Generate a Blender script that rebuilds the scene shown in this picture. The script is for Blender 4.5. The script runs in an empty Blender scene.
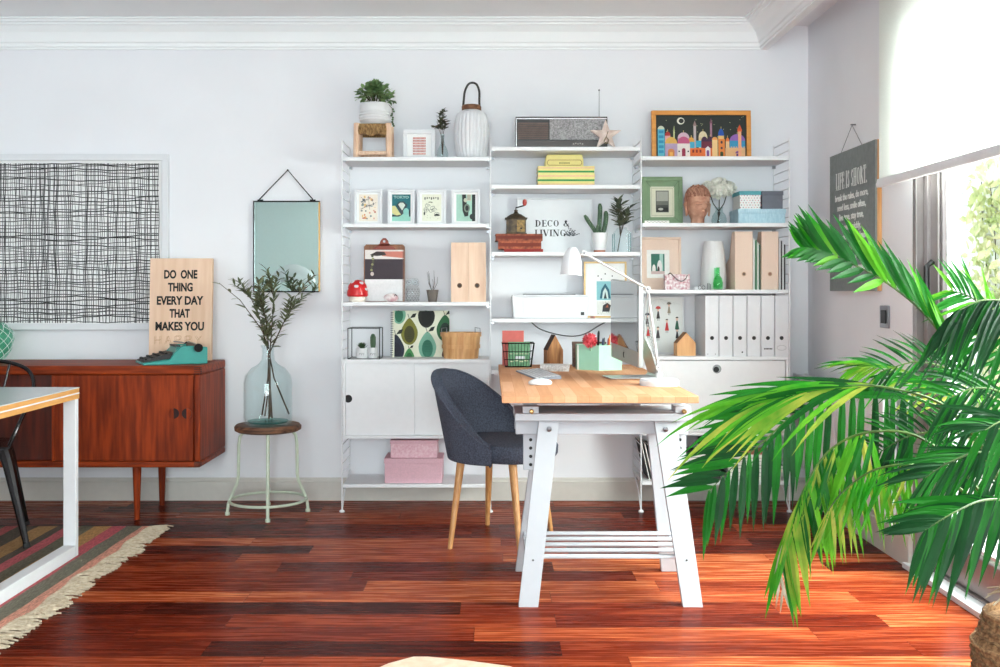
import bpy, math, random
from mathutils import Vector, Matrix
R = random.Random(7)
PI = math.pi
C = bpy.context.scene.collection
CZ = 1.16; VX = 490.0; VY = 291.0; F = 1000.0
# measuring helpers: turn a measured picture coordinate at a known distance into metres
def X(px, Y): return (px-VX)*Y/F
def Z(py, Y): return CZ+(VY-py)*Y/F
def W(d, Y): return d*Y/F

# ---------------------------------------------------------------- materials
def lin(c):
    c = c/255.0
    return c/12.92 if c <= .04045 else ((c+.055)/1.055)**2.4
def col(rgb): return (lin(rgb[0]), lin(rgb[1]), lin(rgb[2]), 1)
MATS = {}
def nt_new(name):
    m = bpy.data.materials.new(name); m.use_nodes = True
    nt = m.node_tree
    return m, nt, nt.nodes['Principled BSDF']
def mat(name, rgb=(200,200,200), rough=.5, metal=0, var=.06, scale=30, bump=0, rgb2=None, stretch=(1,1,1), emit=0, coat=0, sub=0):
    if name in MATS: return MATS[name]
    m, nt, b = nt_new(name)
    c1 = col(rgb)
    c2 = col(rgb2) if rgb2 else tuple(min(1, v*(1-var*2)) for v in c1[:3])+(1,)
    tc = nt.nodes.new('ShaderNodeTexCoord'); mp = nt.nodes.new('ShaderNodeMapping')
    mp.inputs['Scale'].default_value = stretch
    nz = nt.nodes.new('ShaderNodeTexNoise'); nz.inputs['Scale'].default_value = scale; nz.inputs['Detail'].default_value = 4
    mx = nt.nodes.new('ShaderNodeMix'); mx.data_type = 'RGBA'
    mx.inputs['A'].default_value = c1; mx.inputs['B'].default_value = c2
    rmp = nt.nodes.new('ShaderNodeMapRange'); rmp.inputs[1].default_value = .35; rmp.inputs[2].default_value = .65
    nt.links.new(tc.outputs['Object'], mp.inputs[0]); nt.links.new(mp.outputs[0], nz.inputs['Vector'])
    nt.links.new(nz.outputs['Fac'], rmp.inputs[0]); nt.links.new(rmp.outputs[0], mx.inputs['Factor'])
    nt.links.new(mx.outputs['Result'], b.inputs['Base Color'])
    b.inputs['Roughness'].default_value = rough; b.inputs['Metallic'].default_value = metal
    if coat: b.inputs['Coat Weight'].default_value = coat
    if bump:
        bp = nt.nodes.new('ShaderNodeBump'); bp.inputs['Strength'].default_value = bump; bp.inputs['Distance'].default_value = .004
        nt.links.new(nz.outputs['Fac'], bp.inputs['Height']); nt.links.new(bp.outputs[0], b.inputs['Normal'])
    if emit:
        b.inputs['Emission Color'].default_value = c1; b.inputs['Emission Strength'].default_value = emit
    MATS[name] = m; return m
def wood(name, rgb, rgb2, axis='x', scale=6, rough=.4, coat=0):
    s = {'x': (.8, 9, 9), 'y': (9, .8, 9), 'z': (9, 9, .8)}[axis]
    m = mat(name, rgb, rough, rgb2=rgb2, scale=scale, stretch=s, bump=.08, coat=coat); return m
def glass(name, tint=(225,240,238), rough=.03, fac=.12):
    if name in MATS: return MATS[name]
    m = bpy.data.materials.new(name); m.use_nodes = True; nt = m.node_tree
    nt.nodes.remove(nt.nodes['Principled BSDF']); out = nt.nodes['Material Output']
    tr = nt.nodes.new('ShaderNodeBsdfTransparent'); tr.inputs[0].default_value = col(tint)
    gl = nt.nodes.new('ShaderNodeBsdfGlossy'); gl.inputs['Roughness'].default_value = rough
    lw = nt.nodes.new('ShaderNodeLayerWeight'); lw.inputs[0].default_value = fac
    mx = nt.nodes.new('ShaderNodeMixShader')
    pw = nt.nodes.new('ShaderNodeMath'); pw.operation='POWER'; pw.inputs[1].default_value=3; ml = nt.nodes.new('ShaderNodeMath'); ml.operation='MULTIPLY_ADD'; ml.inputs[1].default_value=.55+fac; ml.inputs[2].default_value=.03; lw.inputs[0].default_value=.35; nt.links.new(lw.outputs['Facing'], pw.inputs[0]); nt.links.new(pw.outputs[0], ml.inputs[0]); nt.links.new(ml.outputs[0], mx.inputs[0]); nt.links.new(tr.outputs[0], mx.inputs[1]); nt.links.new(gl.outputs[0], mx.inputs[2])
    nt.links.new(mx.outputs[0], out.inputs[0]); MATS[name] = m; return m
def translucent(name, rgb, rgb2, w=.4, rough=.45, scale=5):
    m = mat(name, rgb, rough, rgb2=rgb2, scale=scale)
    nt = m.node_tree; b = nt.nodes['Principled BSDF']; out = nt.nodes['Material Output']
    t = nt.nodes.new('ShaderNodeBsdfTranslucent'); mx = nt.nodes.new('ShaderNodeMixShader'); mx.inputs[0].default_value = w
    src = b.inputs['Base Color'].links[0].from_socket
    nt.links.new(src, t.inputs[0]); nt.links.new(b.outputs[0], mx.inputs[1]); nt.links.new(t.outputs[0], mx.inputs[2]); nt.links.new(mx.outputs[0], out.inputs[0])
    return m

white = mat('white_lacquer', (226,227,231), .35, var=.01)
shelfw = mat('shelf_white', (236,237,240), .4, var=.01)
for q_ in (white,shelfw): q_.node_tree.nodes['Principled BSDF'].inputs['Specular IOR Level'].default_value=.15; q_.node_tree.nodes['Principled BSDF'].inputs['Roughness'].default_value=.55
wirew = mat('white_wire', (232,233,236), .4, var=.01)
wallm = mat('wall_paint', (238,238,243), .85, var=.012, scale=3, bump=.02)
ceilm = mat('ceiling_paint', (244,246,248), .9, var=.01, scale=2)
basem = mat('baseboard_paint', (208,203,196), .5, var=.02)
black = mat('black_plain', (22,22,24), .5)
blackmetal = mat('black_metal', (28,27,28), .3, metal=.7)
steel = mat('steel', (150,150,155), .3, metal=.9)
alu = mat('aluminium', (190,190,192), .35, metal=.85, var=.02)
gunmetal = mat('gunmetal_gloss', (60,58,60), .22, metal=.95, scale=8)
doorframe = mat('door_aluminium', (152,144,144), .32, metal=.5, var=.03)
brass = mat('brass', (190,150,95), .3, metal=.9)
teak = wood('teak', (150,58,20), (98,33,10), 'x', 5, .5)
teakz = wood('teak_vertical', (148,56,18), (104,35,11), 'z', 5, .5)
for q_ in (teak,teakz): q_.node_tree.nodes['Principled BSDF'].inputs['Specular IOR Level'].default_value=.2
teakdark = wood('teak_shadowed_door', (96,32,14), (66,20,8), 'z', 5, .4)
oak = wood('oak', (214,160,104), (190,132,78), 'z', 8, .4)
paleoak = wood('pale_wood', (234,204,182), (222,186,160), 'z', 5, .6)
birch = wood('birch_ply', (238,205,180), (228,190,160), 'z', 3, .6)
peach = mat('peach_card', (233,206,188), .6, var=.03, scale=200)
pink = mat('pink_card', (222,178,190), .65, var=.05, scale=120)
pink2 = mat('pink_pattern_card', (218,168,182), .6, rgb2=(232,198,206), scale=90, bump=.3)
paper = mat('paper', (240,238,232), .8, var=.01)
mount = mat('mount_board', (240,240,240), .8, var=.01)
ceramic = mat('white_ceramic', (226,226,228), .35, var=.01)
matteceramic = mat('grey_white_ceramic', (222,222,224), .7, var=.02)
soil = mat('soil', (58,42,32), .95, var=.3, scale=60, bump=.6)
gl_clear = glass('clear_glass', (246,250,250), fac=.1)
gl_blue = glass('pale_blue_glass', (249,253,253), fac=.02)
gl_green = glass('green_glass', (206,245,218), fac=.12)
gl_door = glass('door_glass', (240,246,245), .01, .06)
orange = mat('orange_paint', (225,120,60), .6)
C_ = {}
def fl(rgb, rough=.7):          # flat print ink
    k = tuple(rgb)
    if k not in C_: C_[k] = mat('ink_%02x%02x%02x' % k, rgb, rough, var=.03, scale=80)
    return C_[k]
leafg = translucent('dark_leaf', (52,78,52), (86,112,70), .15)
leafdark = mat('dried_dark_leaf', (60,54,50), .6, rgb2=(92,98,70), scale=25)
oliveleaf = translucent('olive_leaf', (78,88,62), (120,128,92), .15)
cactusm = mat('cactus_skin', (44,72,54), .6, rgb2=(82,110,80), scale=60, stretch=(3,3,.3))
stemm = mat('woody_stem', (78,62,44), .8, var=.2)

# ---------------------------------------------------------------- mesh builder
class MB:
    def __init__(s): s.v=[]; s.f=[]; s.mi=[]; s.mats=[]; s.cur=0; s.T=None; s.sm=[]
    def m(s, mt):
        if mt not in s.mats: s.mats.append(mt)
        s.cur = s.mats.index(mt); return s
    def add(s, vs, fs, smooth=False):
        n = len(s.v)
        for p in vs:
            p = Vector(p)
            s.v.append(tuple(s.T @ p) if s.T is not None else tuple(p))
        for f in fs:
            s.f.append([i+n for i in f]); s.mi.append(s.cur); s.sm.append(smooth)
        return s
    def box(s, x0,x1,y0,y1,z0,z1):
        if x0>x1: x0,x1=x1,x0
        if y0>y1: y0,y1=y1,y0
        if z0>z1: z0,z1=z1,z0
        return s.add([(x0,y0,z0),(x1,y0,z0),(x1,y1,z0),(x0,y1,z0),(x0,y0,z1),(x1,y0,z1),(x1,y1,z1),(x0,y1,z1)],
            [(0,3,2,1),(4,5,6,7),(0,1,5,4),(1,2,6,5),(2,3,7,6),(3,0,4,7)])
    def hexa(s, b, t):  # bottom quad, top quad
        return s.add(list(b)+list(t), [(0,3,2,1),(4,5,6,7),(0,1,5,4),(1,2,6,5),(2,3,7,6),(3,0,4,7)])
    def prism(s, pts, y0, y1, ax='y'):   # polygon in x-z extruded along y
        n=len(pts)
        if ax=='y': a=[(p[0],y0,p[1]) for p in pts]; b=[(p[0],y1,p[1]) for p in pts]
        elif ax=='z': a=[(p[0],p[1],y0) for p in pts]; b=[(p[0],p[1],y1) for p in pts]
        else: a=[(y0,p[0],p[1]) for p in pts]; b=[(y1,p[0],p[1]) for p in pts]
        return s.add(a+b, [tuple(range(n)), tuple(range(2*n-1,n-1,-1))]+[(i,n+i,n+(i+1)%n,(i+1)%n) for i in range(n)])
    def tube(s, pts, r, n=8, closed=False, cap=True):
        pts=[Vector(p) for p in pts]; k=len(pts)
        rs = r if isinstance(r,(list,tuple)) else [r]*k
        vs=[]; fs=[]; prev=None
        for i,p in enumerate(pts):
            if closed: t=(pts[(i+1)%k]-pts[i-1])
            else: t=(pts[min(i+1,k-1)]-pts[max(i-1,0)])
            if t.length<1e-9: t=Vector((0,0,1))
            t.normalize()
            if prev is None:
                a=Vector((0,0,1)) if abs(t.z)<.9 else Vector((1,0,0))
                u=t.cross(a).normalized()
            else:
                u=(prev-t*prev.dot(t))
                u = u.normalized() if u.length>1e-6 else t.orthogonal().normalized()
            prev=u; w=t.cross(u)
            for j in range(n):
                a=2*PI*j/n; vs.append(p+(u*math.cos(a)+w*math.sin(a))*rs[i])
        for i in range(k if closed else k-1):
            for j in range(n):
                i2=(i+1)%k
                fs.append((i*n+j, i*n+(j+1)%n, i2*n+(j+1)%n, i2*n+j))
        if cap and not closed: fs.append(tuple(range(n-1,-1,-1))); fs.append(tuple((k-1)*n+j for j in range(n)))
        return s.add(vs, fs, True)
    def cyl(s, x,y,z0,z1,r0,r1=None,n=24): return s.lathe([(0,z0),(r0,z0),(r1 if r1 is not None else r0,z1),(0,z1)],x,y,n)
    def lathe(s, prof, x=0,y=0,n=28,rib=0,ribn=0, sx=1, sy=1):
        vs=[]; fs=[]; k=len(prof)
        for (r,z) in prof:
            for j in range(n):
                a=2*PI*j/n; rr=r*(1+rib*(abs(math.cos(a*ribn/2))-.5)) if rib else r
                vs.append((x+rr*math.cos(a)*sx,y+rr*math.sin(a)*sy,z))
        for i in range(k-1):
            for j in range(n):
                fs.append((i*n+j,i*n+(j+1)%n,(i+1)*n+(j+1)%n,(i+1)*n+j))
        return s.add(vs,fs,True)
    def ball(s, c, r, n=12, sx=1, sy=1, sz=1):
        prof=[(max(1e-5,math.sin(PI*i/n))*r, -math.cos(PI*i/n)*r*sz) for i in range(n+1)]
        return s.add(*_lat(prof,c,n*2,sx,sy), True)
    def disc(s, cx,y,cz,r,n=20,th=.001, rz=None):   # disc facing -y
        rz = rz or r
        return s.prism([(cx+r*math.cos(-2*PI*i/n),cz+rz*math.sin(-2*PI*i/n)) for i in range(n)], y-th, y)
    def blade(s, p, d, L, w, up=(0,0,1), droop=0, seg=3, fold=.15, shape=None):
        p=Vector(p); d=Vector(d).normalized(); up=Vector(up); side=d.cross(up)
        side = side.normalized() if side.length>1e-4 else d.orthogonal().normalized()
        vs=[]; fs=[]; q=p.copy(); dd=d.copy()
        for i in range(seg+1):
            t=i/seg
            ww = w*(shape(t) if shape else math.sin(PI*min(1,.12+t*.88))**.8)/2
            nn=side.cross(dd).normalized()
            vs += [q-side*ww+nn*ww*fold*-2, q, q+side*ww+nn*ww*fold*-2] if False else [q-side*ww+nn*ww*fold, q, q+side*ww+nn*ww*fold]
            dd=(dd+Vector((0,0,-droop/seg))).normalized(); q=q+dd*(L/seg)
        for i in range(seg):
            a=i*3; fs += [(a,a+1,a+4,a+3),(a+1,a+2,a+5,a+4)]
        return s.add(vs,fs,True)
    def build(s, name, mt=None, parent=None, bevel=0, seg=2, angle=35, subdiv=0, solid=0):
        me=bpy.data.meshes.new(name); me.from_pydata(s.v,[],s.f)
        if mt is not None and not s.mats: s.mats=[mt]
        elif mt is not None and s.mats and mt is not s.mats[0]: pass
        for q in s.mats: me.materials.append(q)
        for p,i,sm in zip(me.polygons,s.mi,s.sm): p.material_index=i; p.use_smooth=sm or bool(subdiv)
        me.update()
        try: me.set_sharp_from_angle(angle=math.radians(angle))
        except Exception: pass
        o=bpy.data.objects.new(name,me); C.objects.link(o)
        if parent is not None: o.parent=parent
        if bevel:
            b=o.modifiers.new('bevel','BEVEL'); b.width=bevel; b.segments=seg; b.limit_method='ANGLE'; b.angle_limit=math.radians(40)
        if solid:
            b=o.modifiers.new('solid','SOLIDIFY'); b.thickness=solid; b.offset=-1
        if subdiv:
            b=o.modifiers.new('sub','SUBSURF'); b.levels=subdiv; b.render_levels=subdiv
        return o
def _lat(prof,c,n,sx,sy):
    vs=[];fs=[]
    for (r,z) in prof:
        for j in range(n):
            a=2*PI*j/n; vs.append((c[0]+r*math.cos(a)*sx,c[1]+r*math.sin(a)*sy,c[2]+z))
    for i in range(len(prof)-1):
        for j in range(n): fs.append((i*n+j,i*n+(j+1)%n,(i+1)*n+(j+1)%n,(i+1)*n+j))
    return vs,fs
def tag(o, label, cat, group=None):
    o['label']=label; o['category']=cat
    if group: o['group']=group
    return o
def thing(name, label, cat, loc, rz=0, rx=0, ry=0, group=None):
    o=bpy.data.objects.new(name,None); C.objects.link(o); o.empty_display_size=.05
    o.location=loc; o.rotation_euler=(rx,ry,rz); return tag(o,label,cat,group)
def struct(o): o['kind']='structure'; return o

# lettering
def text_into(mb, s, size, cx, z, y=0, sx=1, ext=.0008, bold=0, shear=0, align='CENTER'):
    cu=bpy.data.curves.new('t','FONT'); cu.body=s; cu.size=size; cu.extrude=ext; cu.offset=bold; cu.shear=shear
    cu.align_x=align; cu.resolution_u=3
    ob=bpy.data.objects.new('t',cu); me=bpy.data.meshes.new_from_object(ob)
    vs=[(cx+v.co.x*sx, y-v.co.z, z+v.co.y) for v in me.vertices]
    mb.add(vs,[tuple(p.vertices) for p in me.polygons])
    bpy.data.objects.remove(ob); bpy.data.curves.remove(cu); bpy.data.meshes.remove(me)
TH,TN=.17,.055
def _bar(p,q,w): return ('l',p,q,w)
def _stem(x,w=TH,y0=0,y1=1,s0=1,s1=1):
    o=[_bar((x,y0),(x,y1),w)]
    if s0: o.append(_bar((x-.17,y0+TN/2),(x+.17,y0+TN/2),TN))
    if s1: o.append(_bar((x-.17,y1-TN/2),(x+.17,y1-TN/2),TN))
    return o
def _arc(cx,cy,rx,ry,a0,a1): return [('a',cx,cy,rx,ry,a0,a1)]
GLY={'L':(.62,_stem(.2)+[_bar((.2,.03),(.58,.03),TN),_bar((.58,0),(.58,.25),TN)]),
 'I':(.4,_stem(.2)),
 'F':(.6,_stem(.2)+[_bar((.2,.97),(.56,.97),TN),_bar((.56,1),(.56,.76),TN),_bar((.2,.52),(.45,.52),TN),_bar((.45,.62),(.45,.4),TN)]),
 'E':(.64,_stem(.2)+[_bar((.2,.97),(.56,.97),TN),_bar((.56,1),(.56,.76),TN),_bar((.2,.52),(.45,.52),TN),_bar((.45,.62),(.45,.4),TN),_bar((.2,.03),(.6,.03),TN),_bar((.6,0),(.6,.26),TN)]),
 'S':(.56,_arc(.29,.73,.2,.25,20,270)+_arc(.27,.26,.22,.25,90,-165)),
 'H':(.82,_stem(.2)+_stem(.62)+[_bar((.2,.5),(.62,.5),TN)]),
 'O':(.8,_arc(.4,.5,.32,.48,0,360)),
 'R':(.78,_stem(.2)+_arc(.25,.74,.3,.235,90,-90)+[_bar((.38,.5),(.7,.02),TH)]),
 'T':(.66,_stem(.33,s1=0)+[_bar((.04,.97),(.62,.97),TN),_bar((.05,1),(.05,.76),TN),_bar((.61,1),(.61,.76),TN)]),
 'D':(.8,_stem(.2)+_arc(.28,.5,.42,.475,90,-90)),
 'C':(.74,_arc(.4,.5,.32,.48,45,315)+[_bar((.64,1),(.64,.7),TN)]),
 'V':(.78,[_bar((.12,1),(.4,0),TH),_bar((.4,0),(.66,1),TN),_bar((0,.97),(.28,.97),TN),_bar((.54,.97),(.78,.97),TN)]),
 'N':(.84,_stem(.16,TN)+_stem(.68,TN,s0=0)+[_bar((.16,1),(.66,.02),TH)]),
 'G':(.82,_arc(.4,.5,.32,.48,45,300)+_stem(.62,TH,0,.42,0,1)+[_bar((.64,1),(.64,.7),TN)]),
 '&':(.86,_arc(.38,.77,.15,.2,0,360)+_arc(.32,.27,.24,.25,60,330)+[_bar((.3,.66),(.72,.02),TH*.9),_bar((.5,.08),(.74,.46),TN)]),
 'A':(.78,[_bar((.08,0),(.38,1),TN),_bar((.38,1),(.68,0),TH),_bar((.2,.35),(.58,.35),TN)]),
 '.':(.3,[_bar((.12,0),(.12,.14),.14)]), ' ':(.4,[])}
def serif_into(mb, s, h, cx, z, y, sx=1, th=.001):
    wd=sum(GLY[c][0] for c in s)*h*sx; x0=cx-wd/2
    for c in s:
        for st in GLY[c][1]:
            if st[0]=='l':
                (ax,az),(bx,bz),w=st[1:]; dx,dz=bx-ax,bz-az; L=math.hypot(dx,dz); nx,nz=-dz/L*w/2,dx/L*w/2
                P=[(ax+nx,az+nz),(ax-nx,az-nz),(bx-nx,bz-nz),(bx+nx,bz+nz)]
                mb.prism([(x0+p[0]*h*sx,z+p[1]*h) for p in P],y-th,y)
            else:
                _,ccx,cy,rx,ry,a0,a1=st; n=12
                for i in range(n):
                    q=[]
                    for (t,sg) in ((i/n,1),((i+1)/n,1),((i+1)/n,-1),(i/n,-1)):
                        a=math.radians(a0+(a1-a0)*t); w=(TN+(TH-TN)*abs(math.cos(a)))/2
                        q.append((x0+(ccx+(rx-w*(0 if sg>0 else 2))*math.cos(a))*h*sx, z+(cy+(ry-(TN if sg<0 else 0))*math.sin(a))*h))
                    mb.prism(q,y-th,y)
        x0+=GLY[c][0]*h*sx
# ================================================================ THE ROOM
WY=5.55; WX=1.765; LX=-3.7; NY=-3.0; CEIL=2.648; DOOR0=4.18; DOOR1=1.75
def plank_mat(name,PW,PL,ramp,axis='x',rough=(.17,.3),gapc=(50,14,10),gapw=.0012,grain=.95,spec=.4):
    m, nt, b = nt_new(name); N=nt.nodes; L=nt.links
    def math_(op,a,bv=None,c=None):
        n=N.new('ShaderNodeMath'); n.operation=op
        for i,v in enumerate((a,bv,c)):
            if v is None: continue
            if hasattr(v,'links') or hasattr(v,'is_output'): L.new(v,n.inputs[i])
            else: n.inputs[i].default_value=v
        return n.outputs[0]
    tc=N.new('ShaderNodeTexCoord'); sp=N.new('ShaderNodeSeparateXYZ'); L.new(tc.outputs['Object'],sp.inputs[0])
    AX,AY=('X','Y') if axis=='x' else ('Y','X')
    y=math_('DIVIDE',sp.outputs[AY],PW); row=math_('FLOOR',y); fy=math_('FRACT',y)
    wn=N.new('ShaderNodeTexWhiteNoise'); wn.noise_dimensions='1D'; L.new(row,wn.inputs['W'])
    off=math_('MULTIPLY',wn.outputs['Value'],7.3)
    x=math_('ADD',math_('DIVIDE',sp.outputs[AX],PL),off); ci=math_('FLOOR',x); fx=math_('FRACT',x)
    cb=N.new('ShaderNodeCombineXYZ'); L.new(row,cb.inputs[0]); L.new(ci,cb.inputs[1])
    w2=N.new('ShaderNodeTexWhiteNoise'); w2.noise_dimensions='2D'; L.new(cb.outputs[0],w2.inputs['Vector'])
    mp=N.new('ShaderNodeMapping'); mp.inputs['Scale'].default_value=(1.4,26,26) if axis=='x' else (26,1.4,26)
    va=N.new('ShaderNodeVectorMath'); va.operation='ADD'; L.new(tc.outputs['Object'],va.inputs[0]); L.new(w2.outputs['Color'],va.inputs[1])
    L.new(va.outputs[0],mp.inputs[0])
    nz=N.new('ShaderNodeTexNoise'); nz.inputs['Scale'].default_value=3; nz.inputs['Detail'].default_value=6; L.new(mp.outputs[0],nz.inputs['Vector'])
    fac=math_('ADD',math_('ADD',math_('MULTIPLY',w2.outputs['Value'],.62),.18),math_('MULTIPLY',math_('SUBTRACT',nz.outputs['Fac'],.5),grain))
    cr=N.new('ShaderNodeValToRGB'); L.new(fac,cr.inputs[0]); e=cr.color_ramp.elements
    e[0].position=0; e[0].color=col(ramp[0]); e[1].position=1; e[1].color=col(ramp[-1])
    for i,c in enumerate(ramp[1:-1]):
        q=e.new((i+1)/(len(ramp)-1)); q.color=col(c)
    gap=math_('MINIMUM',math_('MINIMUM',math_('MULTIPLY',fy,PW),math_('MULTIPLY',math_('SUBTRACT',1,fy),PW)),
              math_('MINIMUM',math_('MULTIPLY',fx,PL),math_('MULTIPLY',math_('SUBTRACT',1,fx),PL)))
    g=math_('LESS_THAN',gap,gapw)
    mx=N.new('ShaderNodeMix'); mx.data_type='RGBA'; L.new(math_('MULTIPLY',g,.7),mx.inputs['Factor']); L.new(cr.outputs[0],mx.inputs['A']); mx.inputs['B'].default_value=col(gapc)
    L.new(mx.outputs['Result'],b.inputs['Base Color'])
    rr=N.new('ShaderNodeMapRange'); rr.inputs[3].default_value=rough[0]; rr.inputs[4].default_value=rough[1]; L.new(nz.outputs['Fac'],rr.inputs[0]); L.new(rr.outputs[0],b.inputs['Roughness'])
    bp=N.new('ShaderNodeBump'); bp.inputs['Strength'].default_value=.12; bp.inputs['Distance'].default_value=.002; L.new(nz.outputs['Fac'],bp.inputs['Height']); L.new(bp.outputs[0],b.inputs['Normal'])
    b.inputs['Specular IOR Level'].default_value=spec
    return m
struct(MB().m(plank_mat('jatoba_plank_floor',.138,1.15,[(34,8,5),(66,17,8),(104,32,14),(156,68,36),(222,138,86)],rough=(.2,.34),spec=.04)).box(LX-.1,WX+.02,NY-.1,WY+.1,-.06,0).build('floor'))
struct(MB().m(wallm).box(LX-.1,WX+.2,WY,WY+.12,0,CEIL).build('wall_back'))
struct(MB().m(wallm).box(LX-.12,LX,NY,WY,0,CEIL).build('wall_left'))
w=MB().m(wallm).box(WX,WX+.16,DOOR0,WY,0,CEIL).box(WX,WX+.16,NY,DOOR1,0,CEIL).box(WX,WX+.16,DOOR1,DOOR0,2.36,CEIL)
struct(w.build('wall_right'))
struct(MB().m(ceilm).box(LX-.12,WX+.16,NY,WY+.1,CEIL,CEIL+.1).build('ceiling'))
# curtain pelmet along the window wall with its lower pocket ceiling
PX=1.51
struct(MB().m(ceilm).box(PX,PX+.03,NY,WY,2.498,CEIL).build('trim_1',bevel=.002))
struct(MB().m(wallm).box(PX+.03,WX,NY,WY,2.63,CEIL).build('trim_2'))
# near end wall (shows only in the mirror), plus an unseen window added to let light in
nw=MB().m(mat('near_wall_paint',(216,228,226),.85,var=.01))
nw.box(LX-.12,-1.75,NY-.12,NY,0,CEIL).box(1.5,WX+.16,NY-.12,NY,0,CEIL).box(-1.75,1.5,NY-.12,NY,0,.35).box(-1.75,1.5,NY-.12,NY,2.4,CEIL)
struct(nw.build('wall_near'))
wf=MB().m(white)
for (a,b_) in ((-1.75,-1.70),(-.155,-.095),(1.45,1.5)): wf.box(a,b_,NY-.1,NY-.03,.40,2.35)
wf.box(-1.75,1.5,NY-.1,NY-.03,.35,.40).box(-1.75,1.5,NY-.1,NY-.03,2.35,2.4)
wn_=struct(wf.build('added_window',bevel=.003))
MB().m(gl_door).box(-1.70,-.155,NY-.07,NY-.06,.40,2.35).box(-.095,1.45,NY-.07,NY-.06,.40,2.35).build('added_window_pane',parent=wn_)
# cornice: profile (distance out from wall, height)
prof=[(0,2.498),(.012,2.498),(.012,2.508),(.02,2.512),(.02,2.53),(.03,2.536),(.034,2.552),(.05,2.585),(.078,2.612),(.092,2.618),(.094,2.626),(.112,2.630),(.114,2.638),(.127,2.640),(.127,2.6479)]
cn=MB().m(ceilm); vs=[]
for (d,z) in prof: vs += [(LX,WY-d,z),(PX-d,WY-d,z),(PX-d,NY,z)]
fs=[]
for i in range(len(prof)-1):
    for j in (0,1): fs.append((i*3+j,(i+1)*3+j,(i+1)*3+j+1,i*3+j+1))
cn.add(vs,fs); struct(cn.build('trim_3',angle=20))
# baseboards
def skirt(name,T,L_,h=.125):
    s=MB().m(basem); s.T=T
    s.prism([(0,0),(-.016,0),(-.016,h-.022),(-.010,h-.016),(-.008,h-.004),(0,h)],0,L_,'x'); struct(s.build(name))
skirt('baseboard_back',Matrix.Translation((LX,WY,0)),WX-LX)
skirt('baseboard_right',Matrix.Translation((WX,WY-.016,0))@Matrix.Rotation(-PI/2,4,'Z'),WY-.016-DOOR0,.15)
skirt('baseboard_left',Matrix.Translation((LX,NY,0))@Matrix.Rotation(PI/2,4,'Z'),WY-NY-.02)
# balcony door -------------------------------------------------
DM=doorframe
f=MB().m(DM)
f.box(WX+.0,WX+.15,DOOR0-.035,DOOR0-.001,0,2.359).box(WX+.03,WX+.14,DOOR0-.075,DOOR0-.04,.02,2.34)
f.box(WX,WX+.15,DOOR1+.001,DOOR1+.04,0,2.359).box(WX,WX+.15,DOOR1+.04,DOOR0-.035,2.31,2.359)
door=struct(f.build('door_1',bevel=.003))
sl=MB().m(white).box(WX-.035,WX+.03,DOOR1,DOOR0+.02,0,.022).m(DM).box(WX+.03,WX+.15,DOOR1+.04,DOOR0-.04,0,.03)
sl.build('door_sill',parent=door,bevel=.002)
def leaf(y0,y1,x,hd):
    s=MB().m(DM)
    s.box(x,x+.05,y1-.13,y1,.031,2.3).box(x,x+.05,y0,y0+.13,.031,2.3).box(x,x+.05,y0+.13,y1-.13,.031,.17).box(x,x+.05,y0+.13,y1-.13,2.2,2.3)
    s.box(x-.012,x,y1-.115,y1-.10,.031,2.3).box(x-.012,x,y1-.02,y1-.005,.031,2.3)
    o=s.build('door_leaf',parent=door,bevel=.004)
    MB().m(gl_door).box(x+.02,x+.03,y0+.1305,y1-.1305,.1705,2.1995).build('door_glass',parent=door)
    MB().m(white).box(x+.005,x+.045,y1-.165,y1-.1505,.185,2.18).box(x+.005,x+.045,y0+.1505,y0+.165,.185,2.18).box(x+.005,x+.045,y0+.165,y1-.165,.185,.20).build('glazing_bead',parent=door)
    if hd:
        h=MB().m(black); h.tube([(x-.01,y1-.065,1.06),(x-.035,y1-.065,1.08),(x-.035,y1-.065,1.26),(x-.01,y1-.065,1.28)],.012,8); h.build('door_handle',parent=door)
leaf(2.9,DOOR0-.05,WX+.045,True); leaf(DOOR1+.05,2.98,WX+.098,False)
# outside: terrace, its white brick wall and climbing plant
outw=mat('terrace_floor',(196,190,184),.8,var=.05,scale=4)
struct(MB().m(outw).box(WX+.16,4.6,-1,8.5,-.12,-.02).build('floor'))
brk=MB().m(mat('painted_brick',(236,236,234),.85,var=.02,scale=12))
for r in range(34):
    z=-.02+r*.085
    for k in range(32):
        y=-1+k*.3+(.15 if r%2 else 0)
        if y+.292>8.5: continue
        brk.box(3.35+R.uniform(0,.004),3.42,y,y+.292,z,z+.08)
brk.m(mat('brick_mortar',(214,212,208),.9)).box(3.362,3.5,-1,8.5,-.02,2.86)
struct(brk.build('wall_terrace'))
iv=MB().m(translucent('ivy_leaf',(176,188,120),(236,226,184),.3,scale=9))
for i in range(3600):
    y=R.uniform(5.4,7.0); z=R.uniform(.0,2.8)
    if y>6.82+.12*math.sin(z*5) : continue
    x=3.34-abs(R.gauss(0,.05))
    a=R.uniform(0,2*PI)
    iv.blade((x,y,z),(-.35,math.cos(a),math.sin(a)),R.uniform(.05,.09),R.uniform(.035,.06),(1,0,.2),.3,2)
iv.m(stemm)
for i in range(14):
    y=5.45+i*.1; iv.tube([(3.34,y+.05*math.sin(z*4+i),z) for z in [k*.25 for k in range(11)]],.004,4)
o=iv.build('climbing_ivy'); tag(o,'pale green and cream ivy climbing the white brick wall outside the glass door','ivy')
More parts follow.
